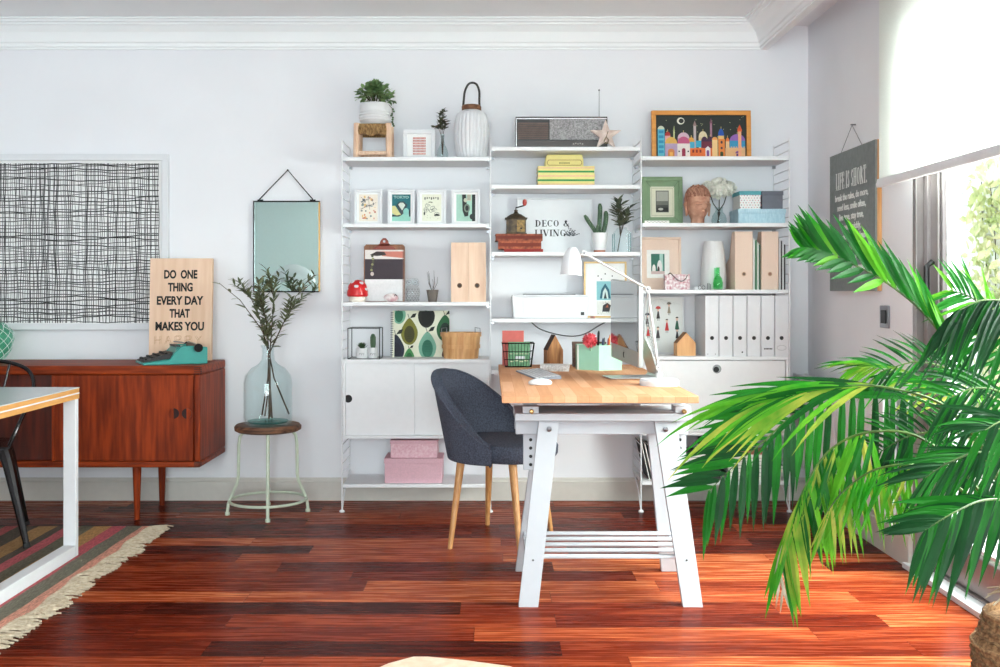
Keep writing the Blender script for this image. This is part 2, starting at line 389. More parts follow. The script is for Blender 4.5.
# roller blind
bl=thing('roller_blind','white translucent roller blind pulled halfway down over the glass door','blind',(1.655,3.0,1.60))
bm=mat('blind_fabric',(242,244,241),.85,var=.01,scale=150)
bm_=translucent('blind_cloth',(244,246,243),(240,242,239),.5,.8,150)
MB().m(bm_).box(-.0015,.0015,-1.05,1.25,.028,.96).build('blind_fabric',parent=bl)
MB().m(white).prism([(-.010,.0),(.010,.0),(.013,.012),(.008,.036),(-.008,.036),(-.013,.012)],-1.06,1.256).build('bottom_bar',parent=bl,bevel=.002)
s=MB().m(white); s.tube([(0,-1.06,.985),(0,1.26,.985)],.033,16); s.build('roller_tube',parent=bl)
MB().m(steel).box(-.02,.02,1.26,1.272,.94,1.028).box(-.02,.02,-1.072,-1.06,.94,1.028).build('bracket',parent=bl)
# ================================================================ radiator
rd=thing('radiator','white panel radiator low on the wall under the light switch','radiator',(WX-.07,4.86,.21))
b=MB().m(white)
for s in (-1,1):
    for k in range(21):
        y=-.62+k*.0595; x=.018*s
        b.prism([(y,0),(y+.052,0),(y+.046,.0)],0,0) if False else b.box(x-.012,x+.012,y,y+.050,0,.485)
    b.box(.018*s-.006,.018*s+.006,-.62,.622,.0,.48)
b.build('radiator_panel',parent=rd,bevel=.005)
b=MB().m(white); b.box(-.034,-.028,-.62,.625,.485,.5).box(.028,.034,-.62,.625,.485,.5)
for k in range(42): b.box(-.028,.028,-.615+k*.0295,-.605+k*.0295,.49,.496)
b.build('top_grille',parent=rd,bevel=.001)
b=MB().m(white); b.T=Matrix.Translation((-.0,-.635,.06))@Matrix.Rotation(PI/2,4,'X'); b.lathe([(0,-.03),(.018,-.03),(.022,.0),(.022,.03),(.014,.04),(0,.04)]); b.T=None
b.tube([(0,-.64,.05),(0,-.64,-.04),(.03,-.64,-.07)],.007,8)
b.build('valve',parent=rd)
MB().m(steel).box(.03,.0695,-.45,-.42,.1,.42).build('wall_bracket',parent=rd); MB().m(steel).box(.03,.0695,.42,.45,.1,.42).build('wall_bracket',parent=rd)
# light switch
sw=thing('light_switch','black light switch in a metal surround on the white side wall','light switch',(WX,4.46,1.045),-PI/2)
MB().m(steel).box(-.05,.05,-.008,0,-.05,.05).build('surround',parent=sw,bevel=.002)
MB().m(black).box(-.027,.027,-.013,-.008,-.03,.03).build('rocker',parent=sw,bevel=.002)
# LIFE IS SHORT sign on the right wall
sg=thing('slogan_board','dark grey LIFE IS SHORT slogan board hanging on a string beside the blind','sign',(WX-.012,4.80,1.16),-PI/2)
MB().m(mat('grey_canvas',(128,134,134),.7,rgb2=(118,124,124),scale=40)).box(-.30,.30,-.020,-.010,.0,.683).build('panel',parent=sg,bevel=.001)
MB().m(oak).box(-.30,.30,-.0095,.01,.0,.683).build('backing',parent=sg)
t=MB().m(fl((228,230,228)))
serif_into(t,'LIFE IS SHORT.',.085,0,.50,-.0205,.62,.001)
for i,s in enumerate(['break the rules, do more,','need less, smile often,','live true, stay true,','forgive quickly,','kiss slowly, laugh loud','and never regret','anything','that made you smile.']):
    text_into(t,s,.046,0,.445-i*.049,-.0206,.92,bold=.0006)
t.build('lettering',parent=sg)
s=MB().m(steel); s.tube([(-.16,-.012,.683),(-.02,-.008,.80),(.12,-.012,.683)],.0016,5); s.tube([(-.02,-.015,.802),(-.02,.01,.802)],.004,6); s.build('hanging_string',parent=sg)

# ================================================================ wall art, mirror
art=thing('abstract_line_print','large white framed print of a wavy black hand-drawn grid above the sideboard','picture',(0,WY,0.945))
ax1=X(168,5.52); ax0=-3.15; AH=.971
f=MB().m(white); fw=.035
f.box(ax0,ax1,-.035,-.001,0,fw).box(ax0,ax1,-.035,-.001,AH-fw,AH).box(ax0,ax0+fw,-.035,-.001,fw,AH-fw).box(ax1-fw,ax1,-.035,-.001,fw,AH-fw)
f.build('frame',parent=art,bevel=.002)
MB().m(mount).box(ax0+fw,ax1-fw,-.018,-.002,fw,AH-fw).build('mount_board',parent=art)
g=MB().m(fl((60,60,62))); gx1=X(158,5.52); gz0=Z(323,5.52)-.945; gz1=Z(163,5.52)-.945
def ribbon(pts,w):
    for i in range(len(pts)-1):
        (ax,az),(bx,bz)=pts[i],pts[i+1]; dx,dz=bx-ax,bz-az; L=math.hypot(dx,dz) or 1; nx,nz=-dz/L*w/2,dx/L*w/2
        yy=-.0186
        g.add([(ax+nx,yy,az+nz),(ax-nx,yy,az-nz),(bx-nx,yy,bz-nz),(bx+nx,yy,bz+nz)],[(0,1,2,3)])
x=ax0+.06; k=0
while x<gx1:
    ph=R.uniform(0,6); am=R.uniform(.002,.006)
    g.m(fl(R.choice([(70,70,72),(120,120,122),(100,100,102),(150,150,152)])))
    ribbon([(x+am*math.sin(ph+z*5)+.003*math.sin(z*23+ph), z) for z in [gz0+(gz1-gz0)*i/16 for i in range(17)]],R.choice([.0025,.0035,.0045,.006]))
    x+=R.uniform(.008,.014)
z=gz0+.008
while z<gz1:
    ph=R.uniform(0,6); am=R.uniform(.003,.008); n=36
    g.m(fl(R.choice([(34,34,36),(30,30,32),(60,60,62)])))
    ribbon([(ax0+.06+(gx1-ax0-.06)*i/n, z+am*math.sin(ph+i*.35+.4*math.sin(i*.2))+.002*math.sin(i*1.7+ph)) for i in range(n+1)],R.choice([.0035,.0045,.006]))
    z+=R.uniform(.013,.024)
g.build('drawn_grid',parent=art)
mir=thing('wall_mirror','rectangular mirror in a thin black metal frame hung from a black cord','mirror',(X(286.5,5.53),WY-.012,Z(291.5,5.53)))
mw=.18; mh=Z(201.5,5.53)-Z(291.5,5.53)
mm=mat('mirror_silver',(212,232,228),.0,metal=1,var=0)
MB().m(mm).box(-mw+.003,mw-.003,-.006,.0,.003,mh-.003).build('mirror_glass',parent=mir)
MB().m(blackmetal).box(-mw-.004,-mw+.003,-.012,.006,0,mh).box(-mw,mw,-.012,.006,-.004,.003).box(-mw-.004,mw+.004,-.012,.006,mh-.003,mh+.004).build('frame',parent=mir,bevel=.001)
MB().m(brass).box(mw-.003,mw+.005,-.012,.006,0,mh-.003).build('brass_edge',parent=mir,bevel=.001)
s=MB().m(black); zt=Z(170,5.53)-Z(291.5,5.53)
s.tube([(-mw+.035,-.005,mh),(-mw+.03,-.006,mh+.012),(.006,-.004,zt),(mw-.035,-.006,mh+.012),(mw-.04,-.005,mh)],.0035,6)
s.tube([(-mw+.02,-.006,mh+.006),(-mw+.05,-.006,mh+.006)],.006,6).tube([(mw-.05,-.006,mh+.006),(mw-.02,-.006,mh+.006)],.006,6)
s.tube([(.006,-.012,zt),(.006,.012,zt)],.004,6)
s.build('hanging_cord',parent=mir)
# the dome lamp that shows in the mirror stands behind the camera
fx=-1.985
lp=thing('dome_lamp','white dome shaded floor lamp seen reflected in the wall mirror','lamp',(fx,1.0,0))
MB().m(white).lathe([(0,1.43),(.05,1.426),(.12,1.40),(.175,1.36),(.215,1.29),(.225,1.25),(.22,1.25),(.205,1.29),(.165,1.35),(.11,1.39),(0,1.415)],n=36).build('lamp_shade',parent=lp)
s=MB().m(white); s.tube([(0,0,.02),(0,0,1.415)],.01,8); s.build('pole',parent=lp)
MB().m(white).lathe([(0,0),(.14,0),(.14,.012),(.02,.02),(0,.02)]).build('base',parent=lp)

# ================================================================ sideboard and what stands on it
sx1=-1.452; sy0=5.007; sz0=.275; sz1=.785; sxl=-3.2
sb=thing('sideboard','long teak sideboard with sliding doors and tapered legs against the wall','sideboard',(0,0,0))
b=MB().m(teak)
b.box(sxl,sx1,sy0,5.49,sz1-.045,sz1).box(sxl,sx1,sy0,5.49,sz0,sz0+.03)
b.m(teakz).box(sx1-.032,sx1,sy0,5.49,sz0+.03,sz1-.045).box(sxl,sxl+.032,sy0,5.49,sz0+.03,sz1-.045)
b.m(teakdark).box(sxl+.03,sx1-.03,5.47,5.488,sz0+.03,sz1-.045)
b.build('body',parent=sb,bevel=.008,seg=3)
j=MB().m(fl((50,16,8)))
for (za,zb) in ((sz1-.045,sz1-.004),(sz0+.004,sz0+.03)):
    n=4
    for i in range(n):
        zz=za+(zb-za)*(i+.5)/n; j.box(sx1-.03,sx1-.002,sy0-.0006,sy0+.001,zz-.0022,zz+.0022); j.box(sx1-.001,sx1+.0006,sy0+.002,sy0+.03,zz-.0022,zz+.0022)
j.build('finger_joints',parent=sb)
xd=X(52,5.02)
def sdoor(x0,x1,y,mt,grip):
    d=MB().m(mt).box(x0,x1,y,y+.016,sz0+.032,sz1-.047)
    d.box(x0,x0+.014,y-.006,y,sz0+.032,sz1-.047)
    o=d.build('sliding_door',parent=sb,bevel=.003)
    for k,gx in enumerate(grip):
        h=MB().m(fl((40,12,8))); h.disc(gx,y,Z(413.5,5.02),.026,20,.0012)
        h.m(mt); cx=gx; cz=Z(413.5,5.02); sgn=-1 if k==0 else 1
        h.prism([(cx+sgn*.026*math.cos(a),cz+.026*math.sin(a)) for a in [ -PI/2+PI*i/12 for i in range(13)]][::-sgn],y-.008,y-.0012)
        h.build('finger_pull',parent=o)
sdoor(xd,sx1-.036,sy0+.012,teakz,(X(174,5.02),X(187,5.02)))
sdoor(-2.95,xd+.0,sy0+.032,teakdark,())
sdoor(sxl+.036,-2.951,sy0+.012,teakz,())
for (x,y) in ((X(137,5.08),5.08),(X(162,5.42),5.42),(-3.0,5.08),(-3.0,5.42)):
    l=MB().m(teakz); l.tube([(x,y,.0),(x,y,.004),(x,y,sz0)],[.013,.0135,.022],16); l.build('leg',parent=sb)
# slogan board
wb=thing('letter_board','pale wooden board reading DO ONE THING EVERY DAY behind the typewriter','sign',(X(180,5.40),5.395,sz1),0,-.05)
bw=W(63,5.35)/2; bh=.553
o=MB().m(birch).box(-bw,bw,0,.03,0,bh).build('panel',parent=wb,bevel=.0015)
t=MB().m(fl((18,18,20)))
for i,s in enumerate(['DO  ONE','THING','EVERY DAY','THAT','MAKES YOU']):
    wds={'DO  ONE':(163,196.5),'THING':(167,192),'EVERY DAY':(156,203),'THAT':(169,189.5),'MAKES YOU':(155,204)}[s]
    yb=(278,291,304.5,317.5,330.5)[i]
    cu=.0625
    a,bq=[W(v-180,5.35) for v in wds]
    tmp=MB(); text_into(tmp,s,cu,0,0,0,1,bold=.0022)
    xs=[v[0] for v in tmp.v]; sc=(bq-a)/(max(xs)-min(xs)); mid=(max(xs)+min(xs))/2
    t.add([((v[0]-mid)*sc+(a+bq)/2, v[1]-.0008, v[2]+Z(yb,5.35)-sz1) for v in tmp.v],tmp.f)
t.build('black_lettering',parent=wb)
t=MB().m(fl((196,150,112)))
for i,c in enumerate('HAPPY'):
    x0=W(155+i*10.2-180,5.35); z0=Z(344.5,5.35)-sz1; h=.043; w_=.028
    Lc={'H':[(0,0,0,1),(1,0,1,1),(0,.5,1,.5)],'A':[(0,0,.5,1),(.5,1,1,0),(.2,.4,.8,.4)],'P':[(0,0,0,1),(0,1,.8,1),(.8,1,1,.8),(1,.8,.8,.5),(.8,.5,0,.5)],'Y':[(0,1,.5,.5),(1,1,.5,.5),(.5,.5,.5,0)]}[c]
    for (a,b_,c_,d) in Lc:
        for off in (-.0035,.0035):
            t.tube([(x0+a*w_+off,-.0005,z0+b_*h+off*.5),(x0+c_*w_+off,-.0005,z0+d*h+off*.5)],.0008,4)
t.build('engraved_word',parent=wb)
# typewriter
tealm=mat('teal_enamel',(52,150,142),.35,var=.03)
tw=thing('typewriter','teal portable typewriter with black keys on the sideboard corner','typewriter',(X(173,5.2),5.206,sz1),-math.radians(62))
b=MB().m(tealm)
b.prism([(-.17,.0),(.15,.0),(.15,.085),(.10,.092),(.02,.094),(-.015,.062),(-.04,.024),(-.17,.012)],-.12,-.098,'x')
b.prism([(-.17,.0),(.15,.0),(.15,.085),(.10,.092),(.02,.094),(-.015,.062),(-.04,.024),(-.17,.012)],.098,.12,'x')
b.prism([(-.17,.0),(.15,.0),(.15,.055),(.06,.055),(.06,.088),(-.0,.088),(-.02,.03),(-.17,.012)],-.098,.098,'x')
b.build('body',parent=tw,bevel=.005)
b=MB().m(black).prism([(-.165,.013),(-.021,.031),(-.021,.062),(-.165,.020)],-.097,.097,'x').box(-.08,.08,-.005,.02,.088,.096); b.build('key_deck',parent=tw)
for r in range(4):
    for k in range(10):
        kk=MB().m(blackmetal); y=-.148+r*.032; z=.0175+(y+.165)*.285
        kk.lathe([(0,z),(.0078,z),(.0078,z+.007),(.006,z+.010),(0,z+.009)],-.087+k*.0185+(r%2)*.005,y,10); kk.build('key',parent=tw)
b=MB().m(blackmetal); b.T=Matrix.Translation((0,.10,.083))@Matrix.Rotation(PI/2,4,'Y'); b.lathe([(0,-.125),(.017,-.125),(.017,.125),(0,.125)]); b.lathe([(0,.125),(.022,.125),(.022,.14),(0,.14)]); b.lathe([(0,-.14),(.022,-.14),(.022,-.125),(0,-.125)]); b.T=None
b.build('platen_roller',parent=tw)
b=MB().m(steel); b.tube([(-.13,.11,.085),(-.15,.07,.1),(-.16,.03,.105)],.003,6); b.tube([(-.1,.09,.104),(.1,.09,.104)],.0025,6); b.build('carriage_lever',parent=tw)
# teal glass float
gv=thing('glass_vase','teal glass vase wrapped in white net at the left picture edge','vase',(X(-14,5.2),5.2,sz1))
q=W(27,5.2)*.96
prof=[(0,0),(.07,0),(.075,.008),(.10,.03),(q-.012,.07),(q,.13),(q-.008,.17),(.09,.205),(.045,.225),(.04,.25),(.034,.25),(.04,.222),(.085,.20),(q-.014,.165),(q-.007,.13),(q-.02,.072),(.06,.012),(0,.01)]
MB().m(glass('teal_glass',(206,242,230),.08,.2)).lathe(prof,n=32).build('glass_body',parent=gv)
n_=MB().m(white)
for k in range(14):
    for sgn in (1,-1):
        pts=[]
        for i in range(13):
            z=.015+i*.016; rr=[p for p in prof[:8]]; 
            for a_,b_ in zip(rr,rr[1:]):
                if a_[1]<=z<=b_[1]+1e-9: r0=a_[0]+(b_[0]-a_[0])*((z-a_[1])/max(1e-6,b_[1]-a_[1])); break
            a=2*PI*k/14+sgn*i*.14; pts.append(((r0+.001)*math.cos(a),(r0+.001)*math.sin(a),z))
        n_.tube(pts,.0014,4)
n_.build('net',parent=gv)

# ================================================================ stool with demijohn
stx=X(268,5.22); sty=5.22
st=thing('round_stool','round stool with a worn wooden seat and pale mint metal legs','stool',(stx,sty,0))
mint=mat('mint_metal',(205,216,196),.45,var=.04)
MB().m(wood('worn_seat',(126,86,60),(70,44,32),'x',6,.7)).lathe([(0,.43),(.155,.43),(.17,.438),(.172,.455),(.163,.466),(.1,.462),(0,.46)],n=36).build('seat',parent=st)
for k in range(4):
    a=-PI/2+k*PI/2+.21; ca,sa=math.cos(a),math.sin(a)
    l=MB().m(mint); rr=[(.10,.428),(.125,.424),(.142,.405),(.148,.36),(.150,.20),(.156,.165),(.180,.11),(.200,.06),(.205,.02),(.205,.0)]
    l.tube([(r*ca,r*sa,z) for r,z in rr],.0085,10); l.lathe([(0,0),(.013,0),(.013,.014),(0,.014)],.205*ca,.205*sa,10); l.build('leg',parent=st)
s=MB().m(mint); s.tube([(.196*math.cos(2*PI*i/40),.196*math.sin(2*PI*i/40),.072) for i in range(40)],.0075,8,closed=True); s.build('foot_ring',parent=st)
dj=thing('demijohn_vase','big pale blue glass demijohn holding olive branches on the round stool','vase',(stx,sty,.4625))
pr=[(0,.0),(.105,.0),(.122,.012),(.125,.04),(.125,.22),(.118,.258),(.09,.292),(.055,.312),(.036,.335),(.031,.37),(.031,.40),(.038,.405),(.038,.416),(.033,.416),(.033,.405),(.027,.40),(.027,.37),(.031,.337),(.05,.316),(.085,.297),(.113,.256),(.1205,.22),(.1205,.04),(.115,.018),(.10,.012),(0,.02)]
MB().m(gl_blue).lathe(pr,n=48).build('glass_body',parent=dj)
MB().m(glass('teal_pool',(170,222,216),.1,.2)).lathe([(0,.021),(.098,.013),(.105,.022),(.07,.024),(0,.032)]).build('thick_glass_base',parent=dj)
ol=thing('olive_branches','bunch of leafy olive branches standing in the glass demijohn','plant',(stx,sty,.50))
def branch(mb,pts,r0,leafmat,ll,lw,n,stem=stemm,start=.35,spread=1.0):
    pts=[Vector(p) for p in pts]
    mb.m(stem).tube(pts,[r0*(1-.7*i/(len(pts)-1)) for i in range(len(pts))],6)
    mb.m(leafmat)
    for i in range(n):
        t=start+(1-start)*(i+R.random())/n; u=t*(len(pts)-1); k=min(int(u),len(pts)-2); p=pts[k].lerp(pts[k+1],u-k); tg=(pts[k+1]-pts[k]).normalized()
        a=R.uniform(0,2*PI); o=Vector((math.cos(a),math.sin(a),R.uniform(-.2,.4))); d=(tg*.8+o*spread).normalized()
        mb.blade(p,d,ll*R.uniform(.7,1.15),lw*R.uniform(.8,1.2),(R.uniform(-.4,.4),R.uniform(-.4,.4),1),R.uniform(0,.5),3,.25)
def pxp(px,py,Y,base): return (X(px,Y)-base[0],Y-base[1],Z(py,Y)-base[2])
B0=(stx,sty,.50)
def obr(ps,n,sub=5):
    P=[Vector(pxp(a,b_,y,B0)) for a,b_,y in ps]
    m_=MB(); branch(m_,P,.0045,oliveleaf,.062,.015,n,start=.42)
    for i in range(sub):
        t=R.uniform(.45,.9)*(len(P)-1); k=min(int(t),len(P)-2); p=P[k].lerp(P[k+1],t-k)
        d=(P[k+1]-P[k]).normalized()+Vector((R.uniform(-.7,.7),R.uniform(-.7,.7),R.uniform(-.1,.5)))
        e=p+d.normalized()*R.uniform(.08,.15); branch(m_,[p,p.lerp(e,.5)+Vector((0,0,.01)),e],.002,oliveleaf,.055,.013,14,start=.1)
    m_.build('olive_branch',parent=ol)
obr([(289,414,5.25),(274,378,5.22),(269,352,5.22),(262,330,5.2),(240,300,5.17),(219,283,5.15)],9,0)
obr([(269,419,5.20),(269,380,5.22),(268,352,5.22),(262,325,5.2),(252,300,5.2),(243,290,5.2)],26)
obr([(265,416,5.28),(270,375,5.22),(270,352,5.22),(272,325,5.24),(274,300,5.26),(270,284,5.28)],26)
obr([(270,417,5.16),(270,380,5.21),(270,352,5.22),(280,330,5.2),(290,310,5.2),(292,296,5.2)],20)
obr([(262,415,5.22),(268,378,5.23),(269,352,5.22),(266,320,5.12),(262,305,5.08),(258,292,5.05)],22,6)
obr([(272,418,5.24),(270,380,5.22),(270,352,5.23),(284,322,5.3),(296,296,5.34),(312,283,5.36)],7,1)
# ================================================================ rug, dining table, metal chair
RX=-1.66; RY0=2.2; RY1=4.895; RXL=-3.5
rug=thing('striped_rug','flat woven rug striped in grey, pink and ochre with a cream fringe','rug',(0,0,0))
def rug_mat():
    m, nt, b = nt_new('woven_rug'); N=nt.nodes; L=nt.links
    tc=N.new('ShaderNodeTexCoord'); sp=N.new('ShaderNodeSeparateXYZ'); L.new(tc.outputs['Object'],sp.inputs[0])
    nz=N.new('ShaderNodeTexNoise'); nz.inputs['Scale'].default_value=3; L.new(tc.outputs['Object'],nz.inputs['Vector'])
    a=N.new('ShaderNodeMath'); a.operation='MULTIPLY_ADD'; L.new(nz.outputs['Fac'],a.inputs[0]); a.inputs[1].default_value=.03; L.new(sp.outputs['X'],a.inputs[2])
    mr=N.new('ShaderNodeMapRange'); mr.inputs[1].default_value=RX-1.2; mr.inputs[2].default_value=RX; L.new(a.outputs[0],mr.inputs[0])
    cr=N.new('ShaderNodeValToRGB'); cr.color_ramp.interpolation='CONSTANT'; L.new(mr.outputs[0],cr.inputs[0])
    seq=[(.03,(204,142,122)),(.075,(112,108,92)),(.07,(186,84,94)),(.085,(180,138,82)),(.07,(104,100,82)),(.06,(176,84,90)),(.05,(84,74,64)),(.09,(160,122,76)),(.10,(76,68,58)),(.06,(158,74,76)),(.08,(92,84,68)),(.08,(64,56,50)),(.06,(150,70,68)),(.10,(86,78,62)),(.19,(70,62,54))]
    tot=sum(q[0] for q in seq); st=[]; acc=1.0
    for w_,c_ in seq: acc-=w_/tot; st.append((max(0,acc),c_))
    st=st[::-1]
    e=cr.color_ramp.elements; e[0].position=0; e[0].color=col(st[0][1]); e[1].position=st[1][0]; e[1].color=col(st[1][1])
    for p,c in st[2:]: q=e.new(p); q.color=col(c)
    n2=N.new('ShaderNodeTexNoise'); n2.inputs['Scale'].default_value=40; n2.inputs['Detail'].default_value=4
    mp=N.new('ShaderNodeMapping'); mp.inputs['Scale'].default_value=(5,1,1); L.new(tc.outputs['Object'],mp.inputs[0]); L.new(mp.outputs[0],n2.inputs['Vector'])
    hs=N.new('ShaderNodeHueSaturation'); L.new(cr.outputs[0],hs.inputs['Color'])
    m2=N.new('ShaderNodeMapRange'); m2.inputs[1].default_value=.3; m2.inputs[2].default_value=.7; m2.inputs[3].default_value=.6; m2.inputs[4].default_value=1.35; L.new(n2.outputs['Fac'],m2.inputs[0]); L.new(m2.outputs[0],hs.inputs['Value'])
    L.new(hs.outputs[0],b.inputs['Base Color']); b.inputs['Roughness'].default_value=.95
    bp=N.new('ShaderNodeBump'); bp.inputs['Strength'].default_value=.7; bp.inputs['Distance'].default_value=.005; L.new(n2.outputs['Fac'],bp.inputs['Height']); L.new(bp.outputs[0],b.inputs['Normal'])
    return m
b=MB().m(rug_mat()); ny=54; vs=[];fs=[]
for j in range(ny+1):
    y=RY0+(RY1-RY0)*j/ny; xr=RX+.010*math.sin(y*9)+.006*math.sin(y*23)
    vs+=[(RXL,y,.0),(RXL,y,.009),(xr,y,.009),(xr,y,.0)]
for j in range(ny):
    a=j*4; fs+=[(a+1,a+2,a+6,a+5),(a+2,a+3,a+7,a+6)]
fs+=[(0,3,2,1),(ny*4,ny*4+1,ny*4+2,ny*4+3)]
b.add(vs,fs).build('woven_field',parent=rug)
b=MB().m(mat('fringe_yarn',(206,192,170),.9,rgb2=(176,158,134),scale=60))
y=RY0
while y<RY1:
    xr=RX+.010*math.sin(y*9)+.006*math.sin(y*23)-.004
    for q in range(2):
        a=R.uniform(-.03,.03); L_=R.uniform(.075,.115)
        b.tube([(xr,y,.007),(xr+L_*.35,y+a*.5+R.uniform(-.008,.008),.008),(xr+L_*.7,y+a+R.uniform(-.01,.01),.006),(xr+L_,y+a*.9+R.uniform(-.014,.014),.004)],[.0035,.0045,.004,.003],5)
    y+=R.uniform(.009,.015)
o=b.build('fringe',parent=rug); o['kind']='stuff'
TB=.0095
tb=thing('dining_table','table with a white top, layered plywood edge and a white steel loop leg','table',(-1.79,3.5,TB))
tz=.741-TB
b=MB().m(mat('table_top_laminate',(206,212,216),.18,var=.01)).box(-1.3,0,-.75,.86,tz-.004,tz)
b.build('table_top',parent=tb)
b=MB().m(wood('plywood_edge',(226,168,96),(212,150,80),'y',8,.5)).box(-1.3,-.0005,-.75,.8595,tz-.022,tz-.0041).box(-1.3,-.0005,-.75,.8595,tz-.049,tz-.028)
b.m(white).box(-1.3,0,-.75,.86,tz-.028,tz-.022); b.build('edge_layers',parent=tb)
for xo in (0,-1.24):
    b=MB().m(white); y1=.858; y0=-.70; x0=-.055+xo-.003; x1=-.003+xo; t=.05
    b.box(x0,x1,y1-.03,y1,0,tz-.049).box(x0,x1,y0,y0+.03,0,tz-.049).box(x0,x1,y0+.03,y1-.03,0,t)
    b.build('loop_leg',parent=tb,bevel=.003)
mc=thing('metal_armchair','dark metal armchair with a curved back hoop between rug and sideboard','chair',(-2.40,4.60,TB),math.radians(25))
gm=gunmetal
b=MB().m(gm); b.prism([(-.17,-.17),(.17,-.17),(.185,-.15),(.185,.13),(.15,.18),(-.15,.18),(-.185,.13),(-.185,-.15)],.425,.445,'z'); b.build('seat',parent=mc,bevel=.006)
b=MB().m(gm); pts=[]
for (x,y,z) in [(.17,-.09,.44),(.205,-.07,.52),(.25,.0,.62),(.275,.08,.70),(.25,.18,.765),(.17,.245,.80),(.06,.275,.815),(0,.278,.818)]: pts.append((x,y,z))
pts=pts+[(-x,y,z) for x,y,z in pts[-2::-1]]
def smooth(pts,n=4):
    P=[Vector(p) for p in pts]; out=[]
    for i in range(len(P)-1):
        p0=P[max(i-1,0)];p1=P[i];p2=P[i+1];p3=P[min(i+2,len(P)-1)]
        for k in range(n):
            t=k/n; out.append(.5*((2*p1)+(p2-p0)*t+(2*p0-5*p1+4*p2-p3)*t*t+(-p0+3*p1-3*p2+p3)*t**3))
    out.append(P[-1]); return out
b.tube(smooth(pts),.0095,10); b.build('back_hoop',parent=mc)
b=MB().m(gm); b.prism([(-.06,.44),(.06,.44),(.09,.80),(-.09,.80)],0,.004); 
for i,v in enumerate(b.v): b.v[i]=(v[0],v[1]+.165+(v[2]-.44)*.30,v[2])
b.build('back_splat',parent=mc,bevel=.002)
for s in (-1,1):
    b=MB().m(gm).tube([(s*.09,.165,.44),(s*.13,.23,.62),(s*.17,.245,.798)],.006,8); b.build('back_rod',parent=mc)
for sx_ in (-1,1):
    for sy_ in (-1,1):
        b=MB().m(gm); x,y=.15*sx_,.15*sy_; X2,Y2=.245*sx_,.245*sy_
        b.tube([(x,y,.43),(x+.02*sx_,y+.02*sy_,.36),(X2,Y2,.0)],[.028,.026,.013],10); b.m(black).tube([(X2-.004*sx_,Y2-.004*sy_,.02),(X2,Y2,.0)],.0155,10)
        b.build('leg',parent=mc)
# pale wood stool that peeks in at the lower edge
lo=thing('low_wooden_stool','pale wooden stool top just peeking in at the bottom picture edge','stool',(X(428,1.95),1.96,0))
# top corner seen from above
pt=MB().m(paleoak); hz=.445
c=[(0.0,.0),(.07,-.018),(.16,-.05),(.25,-.16),(.20,-.34),(.02,-.42),(-.14,-.34),(-.17,-.16),(-.075,-.035),(-.03,.0)]
pt.prism([(x-.0,y) for x,y in c][::-1],hz-.03,hz,'z'); pt.build('seat',parent=lo,bevel=.004)
for (x,y) in ((.02,-.08),(.16,-.16),(.1,-.33),(-.09,-.26)):
    MB().m(paleoak).tube([(x*1.15,y,0),(x,y,hz-.03)],[.014,.018],12).build('leg',parent=lo)

# ================================================================ desk, trestle, chair
DZ=.774
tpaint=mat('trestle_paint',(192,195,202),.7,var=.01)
dk=thing('desk','long solid oak desk board resting on a white trestle at its near end','desk',(.41,3.67,DZ-.026))
MB().m(plank_mat('oak_staves',.045,.42,[(198,138,98),(212,152,112),(222,166,128),(230,180,146)],'y',(.6,.7),(190,120,80),.0006,.5,.08)).box(-.366,.357,0,1.585,0,.026).build('oak_board',parent=dk,bevel=.002)
tr=thing('desk_trestle','white adjustable A-frame trestle with a slatted shelf under the desk','trestle',(.443,3.90,0))
def leg4(xb0,xb1,xt0,xt1,yb,yt,th,zt):
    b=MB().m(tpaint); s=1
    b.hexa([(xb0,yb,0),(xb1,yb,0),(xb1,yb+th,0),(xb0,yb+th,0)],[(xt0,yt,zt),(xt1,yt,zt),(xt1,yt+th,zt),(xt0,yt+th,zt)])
    return b
for (yb,yt,fr) in ((-.232,-.105,1),(.232,.105,0)):
    for sd in (-1,1):
        if sd<0: xs=(-.338,-.266,-.257,-.181)
        else: xs=(.266,.338,.181,.265)
        b=leg4(xs[0],xs[1],xs[2],xs[3],yb-.0,yt-(.03 if not fr else 0)*0,.028,.668)
        b.m(steel)
        if fr:
            xm=(xs[2]+xs[3])/2; b.T=Matrix.Translation((xm,yt-.004,.636))@Matrix.Rotation(PI/2,4,'X'); b.lathe([(0,0),(.011,0),(.009,.008),(0,.011)],n=16); b.T=None
            b.m(fl((60,60,62))); b.disc((xs[0]+xs[1])/2+.03*(-sd)*.6,yb+.028,.165,.004)
        b.build('leg',parent=tr,bevel=.002)
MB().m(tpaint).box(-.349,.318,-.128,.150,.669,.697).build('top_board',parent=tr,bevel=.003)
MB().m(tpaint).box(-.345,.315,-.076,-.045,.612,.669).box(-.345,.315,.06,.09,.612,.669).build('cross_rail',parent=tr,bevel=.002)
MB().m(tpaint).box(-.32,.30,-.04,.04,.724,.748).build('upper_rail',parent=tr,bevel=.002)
for xx in (-.314,.262):
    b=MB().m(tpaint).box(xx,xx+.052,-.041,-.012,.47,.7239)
    b.m(fl((26,26,28)))
    for zz in (.49,.522,.554,.586,.70): b.disc(xx+.028,-.041,zz,.0065)
    b.build('height_post',parent=tr,bevel=.0015)
    b=MB().m(brass); b.T=Matrix.Translation((xx+.028,-.13,.705))@Matrix.Rotation(PI/2,4,'X'); b.lathe([(0,-.02),(.009,-.02),(.009,.006),(.006,.012),(0,.013)],n=14); b.T=None; b.build('bolt',parent=tr)
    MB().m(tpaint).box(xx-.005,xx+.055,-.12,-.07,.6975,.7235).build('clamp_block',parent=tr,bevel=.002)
for k in range(5):
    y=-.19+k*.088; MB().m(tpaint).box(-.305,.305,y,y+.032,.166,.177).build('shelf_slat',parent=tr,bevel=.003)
for s in (-1,1):
    MB().m(tpaint).box(s*.297-.012,s*.297+.012,-.19,.225,.14,.1655).build('shelf_bearer',parent=tr,bevel=.002)

